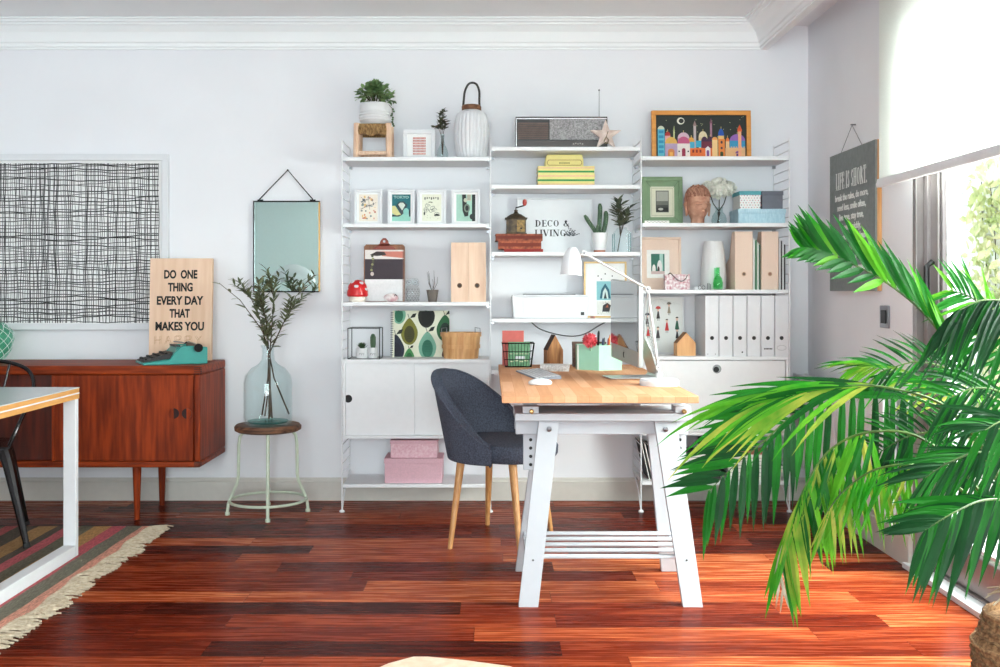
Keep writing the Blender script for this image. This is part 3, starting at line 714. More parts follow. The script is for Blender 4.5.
fab=mat('blue_grey_fabric',(84,90,106),.95,rgb2=(56,60,74),scale=160,bump=.5)
ang=math.radians(-30)
ch=thing('upholstered_chair','blue grey upholstered shell chair with oak legs beside the desk','chair',(.045,4.66,0),ang)
def shellm(r_in,r_out,zb,cushion=False):
    b=MB().m(fab); na=28; nz_=8; vs=[]
    pm=math.radians(110)
    def top(a): 
        c=max(0,math.cos(a*.5*180/110)); return .470+.312*(c**1.45)
    def P(a,u,rr):
        z=zb+(top(a)-zb)*u; h=(z-.42)
        back=max(0,math.cos(a)); r=rr+ h*(.17*back+.05)
        sx_=1.0+.10*(1-back)
        return (-r*math.cos(a)*1.0+ (-.02 if 0 else 0), r*math.sin(a)*1.02, z)
    for side in (0,1):
        for j in range(nz_+1):
            for i in range(na+1):
                a=-pm+2*pm*i/na; vs.append(P(a,j/nz_,r_out if side==0 else r_in))
    n1=(nz_+1)*(na+1); fs=[]
    for j in range(nz_):
        for i in range(na):
            a=j*(na+1)+i; q=[a,a+1,a+na+2,a+na+1]; fs.append(q[::-1]); fs.append([v+n1 for v in q])
    for i in range(na):
        fs.append([nz_*(na+1)+i,nz_*(na+1)+i+1,n1+nz_*(na+1)+i+1,n1+nz_*(na+1)+i][::-1]); fs.append([i,i+1,n1+i+1,n1+i])
    for i in (0,na):
        for j in range(nz_):
            q=[j*(na+1)+i,(j+1)*(na+1)+i,n1+(j+1)*(na+1)+i,n1+j*(na+1)+i]; fs.append(q if i==0 else q[::-1])
    b.add(vs,fs,True); return b,P,top,pm,na
b,P,top,pm,na=shellm(.205,.248,.385)
bk=b.build('backrest',parent=ch,bevel=.012,seg=3,angle=50)
s=MB().m(fab); s.tube([P(-pm+2*pm*i/40,1,.2485) for i in range(41)],.0065,6); s.tube([P(-pm+2*pm*i/40,1,.2045) for i in range(41)],.0055,6); s.build('piping',parent=bk)
# seat cushion
def sq(a,r,fx=1): 
    c,s_=math.cos(a),math.sin(a); n=2.6
    k=(abs(c)**n+abs(s_)**n)**(-1/n); return (r*k*c,r*k*s_)
b=MB().m(fab); prof=[(.0,.385),(.17,.385),(.205,.392),(.217,.41),(.219,.445),(.208,.468),(.18,.478),(.10,.484),(0,.486)]; n=44; vs=[];fs=[]
for r,z in prof:
    for j in range(n):
        x,y=sq(2*PI*j/n,r); x=x*1.10+.025; 
        if x<0:
            rr=math.hypot(x,y)
            if rr>.2: x,y=x*.2/rr,y*.2/rr
        vs.append((x,y,z))
for i in range(len(prof)-1):
    for j in range(n): fs.append((i*n+j,i*n+(j+1)%n,(i+1)*n+(j+1)%n,(i+1)*n+j))
b.add(vs,fs,True); b.build('seat',parent=ch)
inv=Matrix.Rotation(-ang,3,'Z')
for (wx,wy,tx,ty) in ((X(450,4.50),4.50,-.13,-.13),(X(487.5,4.957),4.957,-.13,.13),(X(520.5,4.33),4.33,.14,-.13),(X(551,4.83),4.83,.14,.13)):
    p=inv@Vector((wx-.045,wy-4.66,0))
    b=MB().m(oak).tube([(p.x,p.y,0),(p.x,p.y,.003),(tx,ty,.386)],[.0105,.011,.0195],14); b.build('leg',parent=ch)

# ================================================================ shelf rack
SF=5.25; SB=5.54
LX4=[-.777,.002,.793,1.572]; names=['leftmost','second from left','third from left','rightmost']
tops=[1.955,1.965,1.975,1.965]
lab=['white wire ladder rail at the left end of the shelf rack','white wire ladder rail between the shelf of framed postcards and the radio shelf','white wire ladder rail between the star ornament shelf and the green picture frame','white wire ladder rail at the right end of the shelf rack by the radiator']
for i,x in enumerate(LX4):
    t=thing('shelf_ladder',lab[i],'shelf rail',(x,SF,0),group=None)
    b=MB().m(wirew); d=SB-SF; zt=tops[i]
    b.tube([(0,0,.005),(0,0,zt)],.0042,6).tube([(0,d-.004,.16),(0,d-.004,zt)],.0042,6)
    b.tube([(0,d-.004,.17),(0,.10,.10),(0,.008,.012)],.0042,6)
    b.tube([(0,d-.004,.17),(0,d-.05,.14),(0,.0,.14)],.003,6) if False else None
    b.build('upright_wires',parent=t)
    b=MB().m(wirew); z=.20
    while z<zt: b.tube([(0,0,z),(0,d-.004,z)],.0028,5); z+=.05
    b.build('rungs',parent=t)
    MB().m(wirew).lathe([(0,0),(.014,0),(.014,.006),(.008,.012),(0,.012)],0,0,14).build('foot',parent=t)
bays=[(LX4[0]+.006,LX4[1]-.006),(LX4[1]+.006,LX4[2]-.006),(LX4[2]+.006,LX4[3]-.006)]
ZA=dict(s1=1.8635,s2=1.514,s3=1.102,cab=.801,low=.146)
ZB=dict(s1=1.9165,s2=1.717,s3=1.365,s4=1.0145,desk=.745)
ZC=dict(s1=1.867,s2=1.517,s3=1.167,cab=.816,low=.162)
def board(bay,z,label,th=.02):
    x0,x1=bays[bay]
    t=thing('shelf_board',label,'shelf',((x0+x1)/2,SF,z-th)); h=(x1-x0)/2
    MB().m(shelfw).box(-h,h,-.003,.275,0,th).build('board',parent=t,bevel=.0015)
    for s in (-1,1):
        a_,b_=(s*h-.014,s*h+.0008) if s>0 else (s*h-.0008,s*h+.014)
        MB().m(steel).box(a_,b_,-.0045,.02,-.004,.0).build('shelf_hook',parent=t)
        MB().m(steel).box(a_,b_,.235,.25,-.016,0).build('shelf_hook',parent=t)
    return t
board(0,ZA['s1'],'top left white shelf carrying the ribbed lantern and small stool')
board(0,ZA['s2'],'white shelf carrying four small framed prints')
board(0,ZA['s3'],'white shelf carrying the clipboard and red mushroom')
board(0,ZA['low'],'lowest left white shelf carrying the pink boxes',.018)
board(1,ZB['s1'],'top middle white shelf carrying the radio')
board(1,ZB['s2'],'white shelf carrying the yellow and green books')
board(1,ZB['s3'],'white shelf carrying the coffee grinder and cactus')
board(1,ZB['s4'],'white shelf carrying the printer')
board(1,ZB['desk'],'white shelf hidden under the far end of the desk top')
board(2,ZC['s1'],'top right white shelf carrying the colourful city picture')
board(2,ZC['s2'],'white shelf carrying the sculpted head and blue boxes')
board(2,ZC['s3'],'white shelf carrying peach magazine files, above the white ones')
board(2,ZC['low'],'lowest right white shelf carrying stacked magazines',.02)
def cabinet(bay,z0,z1,label):
    x0,x1=bays[bay]; t=thing('wall_cabinet',label,'cabinet',((x0+x1)/2,SF,z0)); h=(x1-x0)/2; H=z1-z0
    MB().m(shelfw).box(-h,h,0,.285,H-.018,H).box(-h,h,0,.285,0,.016).box(-h,-h+.012,0,.285,.016,H-.018).box(h-.012,h,0,.285,.016,H-.018).box(-h+.012,h-.012,.275,.285,.016,H-.018).build('body',parent=t,bevel=.001)
    return t,h,H
t,h,H=cabinet(0,.385,ZA['cab'],'white cabinet with two sliding doors in the left bay of the rack')
hole=fl((20,20,22))
def hdoor(parent,x0,x1,y,z0,z1,hx,hz,ring=False):
    o=MB().m(shelfw).box(x0,x1,y,y+.012,z0,z1).build('sliding_door' if not ring else 'flap_door',parent=parent,bevel=.001)
    if hx is not None:
        k=MB()
        if ring: k.m(steel).disc(hx,y,hz,.023,24,.003); k.m(hole).disc(hx-.004,y-.003,hz-.003,.015,24,.001)
        else: k.m(hole).disc(hx,y,hz,.0205,24,.001)
        k.build('finger_hole',parent=o)
xm=(X(412.5,SF))-(bays[0][0]+bays[0][1])/2
hdoor(t,-h+.0125,xm+.01,.012,.0165,H-.0185,X(348,SF)-(bays[0][0]+bays[0][1])/2,Z(399,SF)-.385)
hdoor(t,xm,h-.0125,.026,.0165,H-.0185,None,None)
t,h,H=cabinet(2,.402,ZC['cab'],'white cabinet with a flap door in the right bay, behind the palm')
hdoor(t,-h+.0145,h-.0145,.003,.018,H-.022,X(717,SF)-(bays[2][0]+bays[2][1])/2,Z(369,SF)-.402,True)
# ================================================================ things on the shelves
IY=5.36
def cx_(a,b,Y=IY): return X((a+b)/2,Y)
def frame_thing(name,label,cat,px0,px1,py0,zbase,Y,fwid,fmat,mats,art,group=None,lean=-.06,depth=.018,pb=None,matw=None,rz=0,py1=None):
    x0,x1=X(px0,Y),X(px1,Y); H=(Z(py0,Y)-zbase)/math.cos(lean); h=(x1-x0)/2
    t=thing(name,label,cat,((x0+x1)/2,Y,zbase+.0003),rz,lean,group=group)
    fw=fwid
    MB().m(fmat).box(-h,h,0,depth,0,fw).box(-h,h,0,depth,H-fw,H).box(-h,-h+fw,0,depth,fw,H-fw).box(h-fw,h,0,depth,fw,H-fw).build('frame',parent=t,bevel=.0012)
    yb=depth*.45
    MB().m(mats).box(-h+fw,h-fw,yb,depth-.001,fw,H-fw).build('mount_board',parent=t)
    p=MB(); art(p,-h+fw,h-fw,fw,H-fw,yb-.0004); p.build('print',parent=t)
    return t
class Cv:   # little canvas: fractions of a rectangle
    def __init__(s,mb,x0,x1,z0,z1,y): s.mb=mb;s.x0=x0;s.x1=x1;s.z0=z0;s.z1=z1;s.y=y;s.l=0
    def p(s,u,v): return (s.x0+(s.x1-s.x0)*u, s.z0+(s.z1-s.z0)*v)
    def poly(s,pts,c): 
        s.l+=1; s.mb.m(fl(c)); q=[s.p(*a) for a in pts]; y=s.y-s.l*.00005
        s.mb.add([(a[0],y,a[1]) for a in q],[tuple(range(len(q)))])
    def rect(s,u0,u1,v0,v1,c): s.poly([(u0,v0),(u1,v0),(u1,v1),(u0,v1)],c)
    def ell(s,u,v,ru,rv,c,a0=0,a1=360,n=18): 
        P=[(u+ru*math.cos(math.radians(a0+(a1-a0)*i/n)),v+rv*math.sin(math.radians(a0+(a1-a0)*i/n))) for i in range(n if a1-a0==360 else n+1)]
        s.poly(P,c)
    def line(s,pts,w,c):
        for a,b in zip(pts,pts[1:]):
            (ax,az),(bx,bz)=s.p(*a),s.p(*b); dx,dz=bx-ax,bz-az; L=math.hypot(dx,dz) or 1; nx,nz=-dz/L*w/2,dx/L*w/2
            s.l+=1; y=s.y-s.l*.00005; s.mb.m(fl(c)).add([(ax+nx,y,az+nz),(ax-nx,y,az-nz),(bx-nx,y,bz-nz),(bx+nx,y,bz+nz)],[(0,1,2,3)])
# ---- left bay, top shelf
z=ZA['s1']; Y=5.38
sx0=X(374,Y)
sl=thing('small_stool','small pale wooden stool with a woven rush seat on the top left shelf','stool',(sx0,Y,z))
hw=W(18.5,Y); sh=W(35,Y)
rustic=wood('rustic_wood',(234,204,180),(214,172,142),'z',7,.7)
for a in (-1,1):
    for b_ in (-1,1):
        MB().m(rustic).tube([(a*(hw-.012),b_*.065,0),(a*(hw-.014),b_*.065,sh*.5),(a*(hw-.016),b_*.062,sh)],[.0155,.0165,.017],10).build('leg',parent=sl)
for (zz,b_) in ((.03,-1),(.03,1)):
    MB().m(rustic).tube([(-hw+.015,b_*.065,zz),(hw-.015,b_*.065,zz)],.011,8).build('rail',parent=sl)
for a in (-1,1): MB().m(rustic).tube([(a*(hw-.014),-.06,.05),(a*(hw-.014),.06,.05)],.010,8).build('rail',parent=sl)
rush=mat('woven_rush',(176,140,92),.9,rgb2=(112,80,48),scale=60,stretch=(4,1,1),bump=.8)
b=MB().m(rush)
for k in range(22):
    x=-hw+.028+k*(2*hw-.056)/21; b.tube([(x,-.07,.128+.008*math.sin(k*.5)),(x,-.078,.15),(x,-.07,sh-.006),(x,.07,sh-.006),(x,.078,.15),(x,.07,.135)],.0048,5)
b.box(-hw+.02,hw-.02,-.066,.066,.145,sh-.008); b.build('seat',parent=sl)
pz=z+sh+.001
pp=thing('potted_plant','bushy green plant in a ribbed white pot standing on the small stool','plant',(X(375.5,Y),Y,pz))
pr=[(0,0),(.066,0),(.080,.014)]
for i in range(6): pr+=[(.086+.002*math.sin(i),.02+i*.015),(.0835,.0275+i*.015)]
pr+=[(.080,.112),(.073,.112),(.073,.098),(0,.098)]
MB().m(matteceramic).lathe(pr,n=36).build('pot',parent=pp)
MB().m(soil).lathe([(0,.0985),(.0725,.0985),(.03,.106),(0,.108)],n=16).build('soil',parent=pp)
fo=MB().m(translucent('bright_leaf',(60,96,52),(150,180,120),.2,scale=14))
for i in range(460):
    a=R.uniform(0,2*PI); e=R.uniform(.05,1.0)**.8*PI/2; rr=R.uniform(.06,.118)
    d=Vector((math.cos(a)*math.cos(e),math.sin(a)*math.cos(e),math.sin(e)*1.05))
    p=Vector((0,0,.115))+Vector((d.x*rr*1.05,d.y*rr,d.z*rr*1.05)); fo.blade(p-d*.02,(d+Vector((R.uniform(-.9,.9),R.uniform(-.9,.9),R.uniform(-.6,.4)))),R.uniform(.026,.036),.021,(R.random()-.5,R.random()-.5,1),.4,3,.2)
fo.m(stemm)
for i in range(16):
    a=i*.39; fo.tube([(.01*math.cos(a),.01*math.sin(a),.10),(.06*math.cos(a),.06*math.sin(a),.165)],.002,4)
fo.build('foliage',parent=pp)
tr_=MB().m(stemm).tube([(.07,-.03,.11),(.095,-.05,.08),(.098,-.05,.03),(.10,-.05,-.01)],.0014,4).m(leafg)
for k in range(9): tr_.ball((.096+R.uniform(-.006,.008),-.05+R.uniform(-.006,.006),.075-k*.011),.006,4)
tr_.build('trailing_stem',parent=pp)
def pattern_art(p,x0,x1,z0,z1,y):
    c=Cv(p,x0,x1,z0,z1,y)
    for r in range(7):
        for k in range(10): c.rect(.24+k*.054,.24+k*.054+.036,.10+r*.115,.165+r*.115,(196,104,92) if r%2 else (212,130,116))
        c.rect(.24,.77,.085+r*.115,.098+r*.115,(170,90,84))
frame_thing('picture_frame','white framed print of rows of small red marks next to the ribbed lantern','picture',403,435,129.5,z,5.37,.021,white,mount,pattern_art,depth=.03)
# bud vase with dark dried stems
bv=thing('bud_vase','small clear glass bud vase holding dark dried stems','vase',(X(442.5,IY),IY,z))
MB().m(gl_clear).lathe([(0,0),(.022,0),(.030,.012),(.032,.03),(.026,.055),(.012,.085),(.009,.11),(.012,.135),(.0105,.135),(.0075,.11),(.010,.085),(.024,.055),(.030,.03),(.026,.012),(0,.006)],n=24).build('glass_body',parent=bv)
dr=thing('dried_stems','dark dried leafy stems in the bud vase by the lantern','plant',(X(442.5,IY),IY,z+.008))
b=MB()
for k,(ex,ez,n) in enumerate(((-.015,.235,26),(.018,.20,20),(-.035,.17,12),(.0,.26,26))):
    branch(b,[(0,0,0),(.004*k-.006,.0,.10),(ex*.6,.01*k-.015,.16),(ex,.01*k-.01,ez)],.002,leafdark,.032,.018,n,start=.62,spread=1.5)
b.build('stems',parent=dr)
# ribbed lantern
Y=5.38; ln=thing('ribbed_lantern','tall white ribbed lantern with a wooden collar and black loop handle','lantern',(X(471.5,Y),Y,z))
s_=W(18,Y); H_=W(50,Y)
prof=[(0,0),(.055,0),(.062,.004)]
for i in range(17):
    t=i/16; r=.062+(s_-.062)*math.sin(PI*(.04+.92*t))**.55 if t<.999 else .055
    prof.append((r,.006+(H_-.012)*t))
prof+=[(.045,H_),(0,H_)]
vs=[];fs=[];n=144
for (r,zz) in prof:
    for j in range(n):
        a=2*PI*j/n; rr=r*(1-.055*(1-abs(math.cos(a*12)))**1.2*(1 if r>.05 else 0)); vs.append((rr*math.cos(a),rr*math.sin(a),zz))
for i in range(len(prof)-1):
    for j in range(n): fs.append((i*n+j,i*n+(j+1)%n,(i+1)*n+(j+1)%n,(i+1)*n+j))
MB().m(mat('lantern_white',(222,223,227),.6,var=.01)).add(vs,fs,True).build('body',parent=ln,angle=60)
MB().m(wood('collar_wood',(150,102,66),(98,60,36),'x',6,.6)).lathe([(0,H_-.001),(.052,H_-.001),(.053,H_+.018),(.047,H_+.026),(0,H_+.026)]).build('collar',parent=ln)
b=MB().m(mat('dark_leather',(52,48,46),.6)); q=smooth([(-.046,0,H_+.01),(-.042,0,H_+.05),(-.036,0,H_+.10),(-.018,0,H_+.138),(.004,0,H_+.148),(.028,0,H_+.138),(.042,0,H_+.10),(.042,0,H_+.05),(.044,0,H_+.01)],4)
b.tube(q,.006,8); b.build('handle',parent=ln)
# ---- four framed prints
z=ZA['s2']; Y=5.36
def art_map(p,x0,x1,z0,z1,y):
    c=Cv(p,x0,x1,z0,z1,y); c.rect(.1,.9,.05,.93,(238,228,214)); r=random.Random(3)
    for k in range(34):
        u,v=r.uniform(.2,.8),r.uniform(.12,.85); c.ell(u,v,r.uniform(.02,.07),r.uniform(.01,.05),r.choice([(214,150,110),(190,90,70),(130,150,150),(226,190,120),(90,100,110),(220,170,150)]),n=7)
    for k in range(9): c.line([(r.uniform(.15,.85),r.uniform(.1,.88)) for _ in range(2)],.002,(130,120,110))
def art_tokyo(p,x0,x1,z0,z1,y):
    c=Cv(p,x0,x1,z0,z1,y); c.rect(.08,.92,.05,.93,(28,104,112)); c.poly([(.08,.05),(.92,.05),(.92,.40),(.5,.28),(.08,.38)],(150,206,190))
    c.poly([(.08,.32),(.08,.55),(.22,.56),(.42,.34),(.5,.26),(.3,.22)],(208,200,140)); c.poly([(.28,.58),(.40,.70),(.62,.70),(.78,.58),(.6,.30),(.5,.24)],(52,66,74))
    c.poly([(.36,.60),(.45,.66),(.58,.66),(.68,.58),(.54,.40)],(210,216,206)); c.ell(.72,.36,.13,.12,(140,200,190)); c.poly([(.08,.20),(.4,.2),(.55,.27),(.3,.24),(.08,.28)],(30,40,46)); c.poly([(.86,.2),(.92,.2),(.92,.5),(.84,.36)],(30,40,46))
    q=MB(); text_into(q,'TOKYO',.0185,0,0,0,1.25,.0002,bold=.0008)
    p.m(fl((206,232,226))); xs=[v[0] for v in q.v]; m_=(max(xs)+min(xs))/2; cx0=(x0+x1)/2
    p.add([(v[0]-m_+cx0,y-.0012,z0+(z1-z0)*.80+v[2]) for v in q.v],q.f)
def art_line(p,x0,x1,z0,z1,y):
    c=Cv(p,x0,x1,z0,z1,y); c.rect(.1,.9,.05,.93,(232,232,214)); r=random.Random(9)
    for k in range(7): c.rect(.2+k*.09,.245+k*.09,.76+.02*(k%3),.84,(60,66,62))
    for q in range(7):
        u,v=r.uniform(.25,.75),r.uniform(.25,.6); c.line([(u+.12*math.cos(a*.7)*(1-a/14),v+.08*math.sin(a*.7)*(1-a/14)) for a in range(12)],.002,(96,104,92))
    c.ell(.72,.22,.12,.07,(50,54,52),0,180); c.ell(.2,.3,.03,.06,(50,54,52)); c.ell(.45,.66,.1,.03,(120,122,100),0,180)
    for k in range(12): c.ell(r.uniform(.15,.85),r.uniform(.1,.7),.012,.01,(70,76,70),n=6)
def art_city(p,x0,x1,z0,z1,y):
    c=Cv(p,x0,x1,z0,z1,y); c.rect(.1,.9,.05,.93,(168,206,190)); c.poly([(.34,.93),(.5,.93),(.55,.5),(.62,.40),(.6,.22),(.45,.2),(.36,.4)],(48,54,52)); c.rect(.76,.9,.05,.93,(40,46,46)); c.ell(.55,.48,.13,.14,(120,134,120)); c.ell(.55,.48,.07,.09,(44,50,48)); c.rect(.55,.72,.72,.93,(206,200,178)); c.ell(.75,.2,.09,.09,(44,50,50)); c.ell(.48,.74,.07,.07,(196,196,176))
    for k in range(6): c.rect(.56,.71,.75+k*.03,.76+k*.03,(70,76,74))
four=[(354,382,art_map,'white framed print of a warm speckled illustration, first of four on its shelf'),(387.5,414.5,art_tokyo,'white framed teal TOKYO travel print'),(417,446,art_line,'white framed cream print of small line drawings, between the TOKYO and the pale green print'),(451.5,480,art_city,'white framed pale green print with a dark plant shape, nearest the shelf end')]
for a,b_,fn,lb in four: frame_thing('picture_frame',lb,'picture',a,b_,189.5,z,Y,.013,white,mount,fn,group='small framed prints on the second shelf',depth=.022)
# ---- clipboard shelf
z=ZA['s3']
cb=thing('clipboard','brown clipboard with a copper clip holding a dark card and a white sheet','clipboard',(X(384,5.42),5.42,z+.0005),0,-.07)
cw=W(20.5,5.42); chh=W(57.5,5.42)
MB().m(wood('hardboard',(142,92,60),(112,68,42),'z',5,.5)).prism([(-cw,0),(cw,0),(cw,chh-.012),(cw-.012,chh),(-cw+.012,chh),(-cw,chh-.012)],0,.005).build('board',parent=cb)
p=MB(); c=Cv(p,-cw+.006,cw-.006,.003,chh-.03,-.0006); c.rect(0,1,0,1,(238,236,238)); c.rect(0,1,.43,.82,(62,52,60)); c.rect(0,1,.82,1,(236,228,224)); c.poly([(.3,.97),(1,.97),(1,.84),(.45,.88)],(208,128,112)); c.poly([(.12,.9),(.3,.97),(.5,.96),(.55,.9),(.3,.88)],(66,56,56))
for k in range(6): c.ell(.19+.02*math.sin(k),.88-k*.055,.035,.025,(150,150,104) if k%2 else (84,84,62),n=8)
c.ell(.19,.53,.045,.04,(206,196,190)); c.line([(0,.43),(1,.43)],.003,(40,36,40)); c.line([(.985,0),(.985,1)],.003,(120,90,80)); p.build('clipped_sheets',parent=cb)
b=MB().m(mat('copper_clip',(120,60,50),.35,metal=.6)); b.prism([(-.065,chh-.03),(.065,chh-.03),(.05,chh-.014),(.03,chh-.008),(.02,chh+.02),(.008,chh+.034),(-.008,chh+.034),(-.02,chh+.02),(-.03,chh-.008),(-.05,chh-.014)],-.008,-.001)
b.tube([(-.03,-.01,chh-.004),(.03,-.01,chh-.004)],.006,8).m(steel).disc(0,-.0082,chh+.016,.007); b.build('clip',parent=cb,bevel=.001)
mu=thing('mushroom_lamp','red toadstool night lamp with white spots','lamp',(X(357.5,5.33),5.33,z))
MB().m(mat('cream_glow',(238,228,216),.5,var=.01)).lathe([(0,0),(.040,0),(.046,.01),(.044,.03),(0,.03)],n=28).build('base',parent=mu)
q=W(10.5,5.33)
MB().m(mat('toadstool_red',(206,28,34),.3,var=.03)).lathe([(0,.028),(q*.9,.028),(q,.036),(q*.97,.062),(q*.86,.088),(q*.6,.108),(q*.3,.116),(0,.119)],n=36).build('cap',parent=mu)
for (a,e) in ((-90,35),(-135,55),(-48,50),(-20,25),(-165,24)):
    a=math.radians(a); e=math.radians(e); n_=Vector((math.cos(a)*math.cos(e),math.sin(a)*math.cos(e),math.sin(e)))
    el=n_.z; prf=[(1.0,.036),(.97,.062),(.86,.088),(.6,.108),(.3,.116),(0,.119)]; u_=min(4.99,max(0,(math.asin(el)/(PI/2))*5)); i_=int(u_); f_=u_-i_; rr_=prf[i_][0]+(prf[i_+1][0]-prf[i_][0])*f_; zz_=prf[i_][1]+(prf[i_+1][1]-prf[i_][1])*f_
    ca_=math.hypot(n_.x,n_.y); p0=Vector((n_.x/ca_*rr_*q,n_.y/ca_*rr_*q,zz_)); n_=Vector((n_.x/ca_,n_.y/ca_,.3+el*1.4)).normalized(); b=MB().m(white); b.T=Matrix.Translation(p0)@n_.to_track_quat('Z','Y').to_matrix().to_4x4(); b.lathe([(0,-.006),(.0125,-.005),(.0115,.0),(.006,.0012),(0,.0014)],n=16); b.build('spot',parent=mu)
sh=thing('stone_paperweight','small rounded stone with pink, grey and white patches in front of the clipboard','ornament',(X(391,5.31),5.31,z))
b=MB().m(mat('speckled_stone',(236,228,226),.5,rgb2=(196,150,156),scale=28)); b.ball((0,0,.022),.04,10,1,.6,.58); b.build('stone',parent=sh)
b=MB().m(black).tube([(.018,-.019,.03),(.026,-.014,.04),(.034,-.006,.03),(.037,.0,.015)],.0022,5); b.build('dark_vein',parent=sh)
ow=thing('glass_owl','clear textured glass owl figurine between the clipboard and the twig pot','ornament',(X(412.5,5.33),5.33,z))
om=glass('smoky_glass',(243,244,244),.12,.35)
b=MB().m(om).lathe([(0,0),(.030,0),(.036,.02),(.041,.045),(.038,.07),(.031,.082),(.036,.095),(.036,.112),(.026,.124),(0,.127)],n=24,sx=1,sy=.8); b.build('body',parent=ow)
gm_=mat('glass_relief',(120,122,124),.2,metal=.3)
for s in (-1,1):
    b=MB().m(gm_); b.tube([(s*.016+.013*math.cos(2*PI*i/16),-.029,.103+.013*math.sin(2*PI*i/16)) for i in range(16)],.002,5,closed=True); b.ball((s*.016,-.029,.103),.004,6); b.build('eye',parent=ow)
b=MB().m(gm_)
for r in range(6):
    for k in range(5):
        a=-PI/2+(k-2)*.42+(.2 if r%2 else 0); rr=.0405; b.tube([(rr*math.cos(a-.12),.8*rr*math.sin(a-.12),.07-r*.011),(rr*math.cos(a),.8*rr*math.sin(a),.062-r*.011),(rr*math.cos(a+.12),.8*rr*math.sin(a+.12),.07-r*.011)],.0012,4)
b.build('feather_relief',parent=ow)
tp=thing('twig_pot','small taupe pot of bare twigs beside the wooden magazine files','plant',(X(432.5,5.33),5.33,z))
MB().m(mat('taupe_clay',(112,102,96),.6)).lathe([(0,0),(.022,0),(.032,.058),(.034,.064),(.028,.064),(.026,.05),(0,.05)],n=20).build('pot',parent=tp)
b=MB().m(mat('grey_twig',(110,104,104),.8))
for k in range(9):
    a=R.uniform(0,6.28); r=R.uniform(.012,.045); h=R.uniform(.12,.185)
    b.tube([(0,0,.05),(r*.8*math.cos(a),r*.8*math.sin(a),.10),(r*math.cos(a)+R.uniform(-.006,.006),r*math.sin(a),h)],[.0018,.0014,.0008],4)
b.build('twigs',parent=tp)
def mag_file(name,label,px0,px1,py0,zb,Yf,mt,holey,dep=.24,group=None,side=0,hr=.011,holecol=(30,28,28),ring=None,full=False):
    x0,x1=X(px0,Yf),X(px1,Yf); h=(x1-x0)/2-.0006; H=Z(py0,Yf)-zb; t=thing(name,label,'magazine file',((x0+x1)/2,Yf,zb),0,group=group)
    b=MB().m(mt); th=.003
    b.box(-h,h,0,th,0,H).box(-h,h,th,dep,0,th)
    for s in (-1,1):
        xx=s*(h-th/2); b.prism([(th,th),(dep,th),(dep,H),(th,H)] if full else [(th,th),(dep,th),(dep,H*.42),(dep*.55,H*.55),(dep*.3,H),(th,H)],xx-th/2,xx+th/2,'x')
    b.build('box',parent=t)
    k=MB()
    if ring: k.m(ring).disc(0,0,holey-zb,hr*1.35,18,.0012); k.m(fl(holecol)).disc(0,-.0012,holey-zb,hr*.9,18,.0008)
    else: k.m(fl(holecol)).disc(0,0,holey-zb,hr,18,.001)
    k.build('finger_hole',parent=t); return t
for a,b_,lb in ((451,468.2,'pale wooden magazine file, left of the pair on the mushroom shelf'),(468.2,486,'pale wooden magazine file at the right end of the mushroom shelf')):
    mag_file('magazine_file',lb,a,b_,242.5,z,5.29,paleoak,Z(285.5,5.29),group='pale wooden magazine files',hr=.010,ring=mat('bronze_ring',(110,76,50),.4,metal=.6))
# ---- cabinet top
z=ZA['cab']; Y=5.36
wt=thing('wire_terrarium','black wire cube frame around the little white cactus pots','terrarium',(X(365.5,5.33),5.33,z))
hx=.083; hz=.163; hy=.075
for (p0,p1) in [((-hx,-hy,.002),(hx,-hy,.002)),((-hx,hy,.002),(hx,hy,.002)),((-hx,-hy,hz),(hx,-hy,hz)),((-hx,hy,hz),(hx,hy,hz)),((-hx,-hy,.002),(-hx,hy,.002)),((hx,-hy,.002),(hx,hy,.002)),((-hx,-hy,hz),(-hx,hy,hz)),((hx,-hy,hz),(hx,hy,hz))]+[((a*hx,b_*hy,.002),(a*hx,b_*hy,hz)) for a in (-1,1) for b_ in (-1,1)]:
    MB().m(blackmetal).tube([p0,p1],.0024,6).build('wire_edge',parent=wt)
for (px,h,k) in ((362,.055,'s'),(373,.058,'c')):
    t=thing('cactus_pot','white pot of dark succulent inside the wire cube' if k=='s' else 'white pot with an upright cactus inside the wire cube','plant',(X(px,5.33),5.33,z))
    r_=.027 if k=='c' else .033
    MB().m(ceramic).lathe([(0,0),(r_*.8,0),(r_,.012),(r_,h),(r_*.86,h),(r_*.84,h-.01),(0,h-.01)],n=24).build('pot',parent=t)
    b=MB().m(cactusm if k=='c' else leafg)
    if k=='c': b.lathe([(0,h-.012),(.010,h-.012),(.0135,h+.02),(.0135,h+.055),(.008,h+.07),(0,h+.074)],n=16,rib=.2,ribn=8)
    else:
        for i in range(30):
            a=i*2.4; b.blade((0,0,h-.008),(math.cos(a),math.sin(a),.5+i*.06),.042,.016,(0,0,1),-.3,3,.4)
    b.build('succulent',parent=t)
    b=MB().m(fl((60,60,62)))
    for i in range(5): b.tube([(-.012+i*.006,-r_-.0003,.018+.006*(i%2)),(-.009+i*.006,-r_-.0003,.03)],.0008,4)
    b.build('drawn_pattern',parent=t)
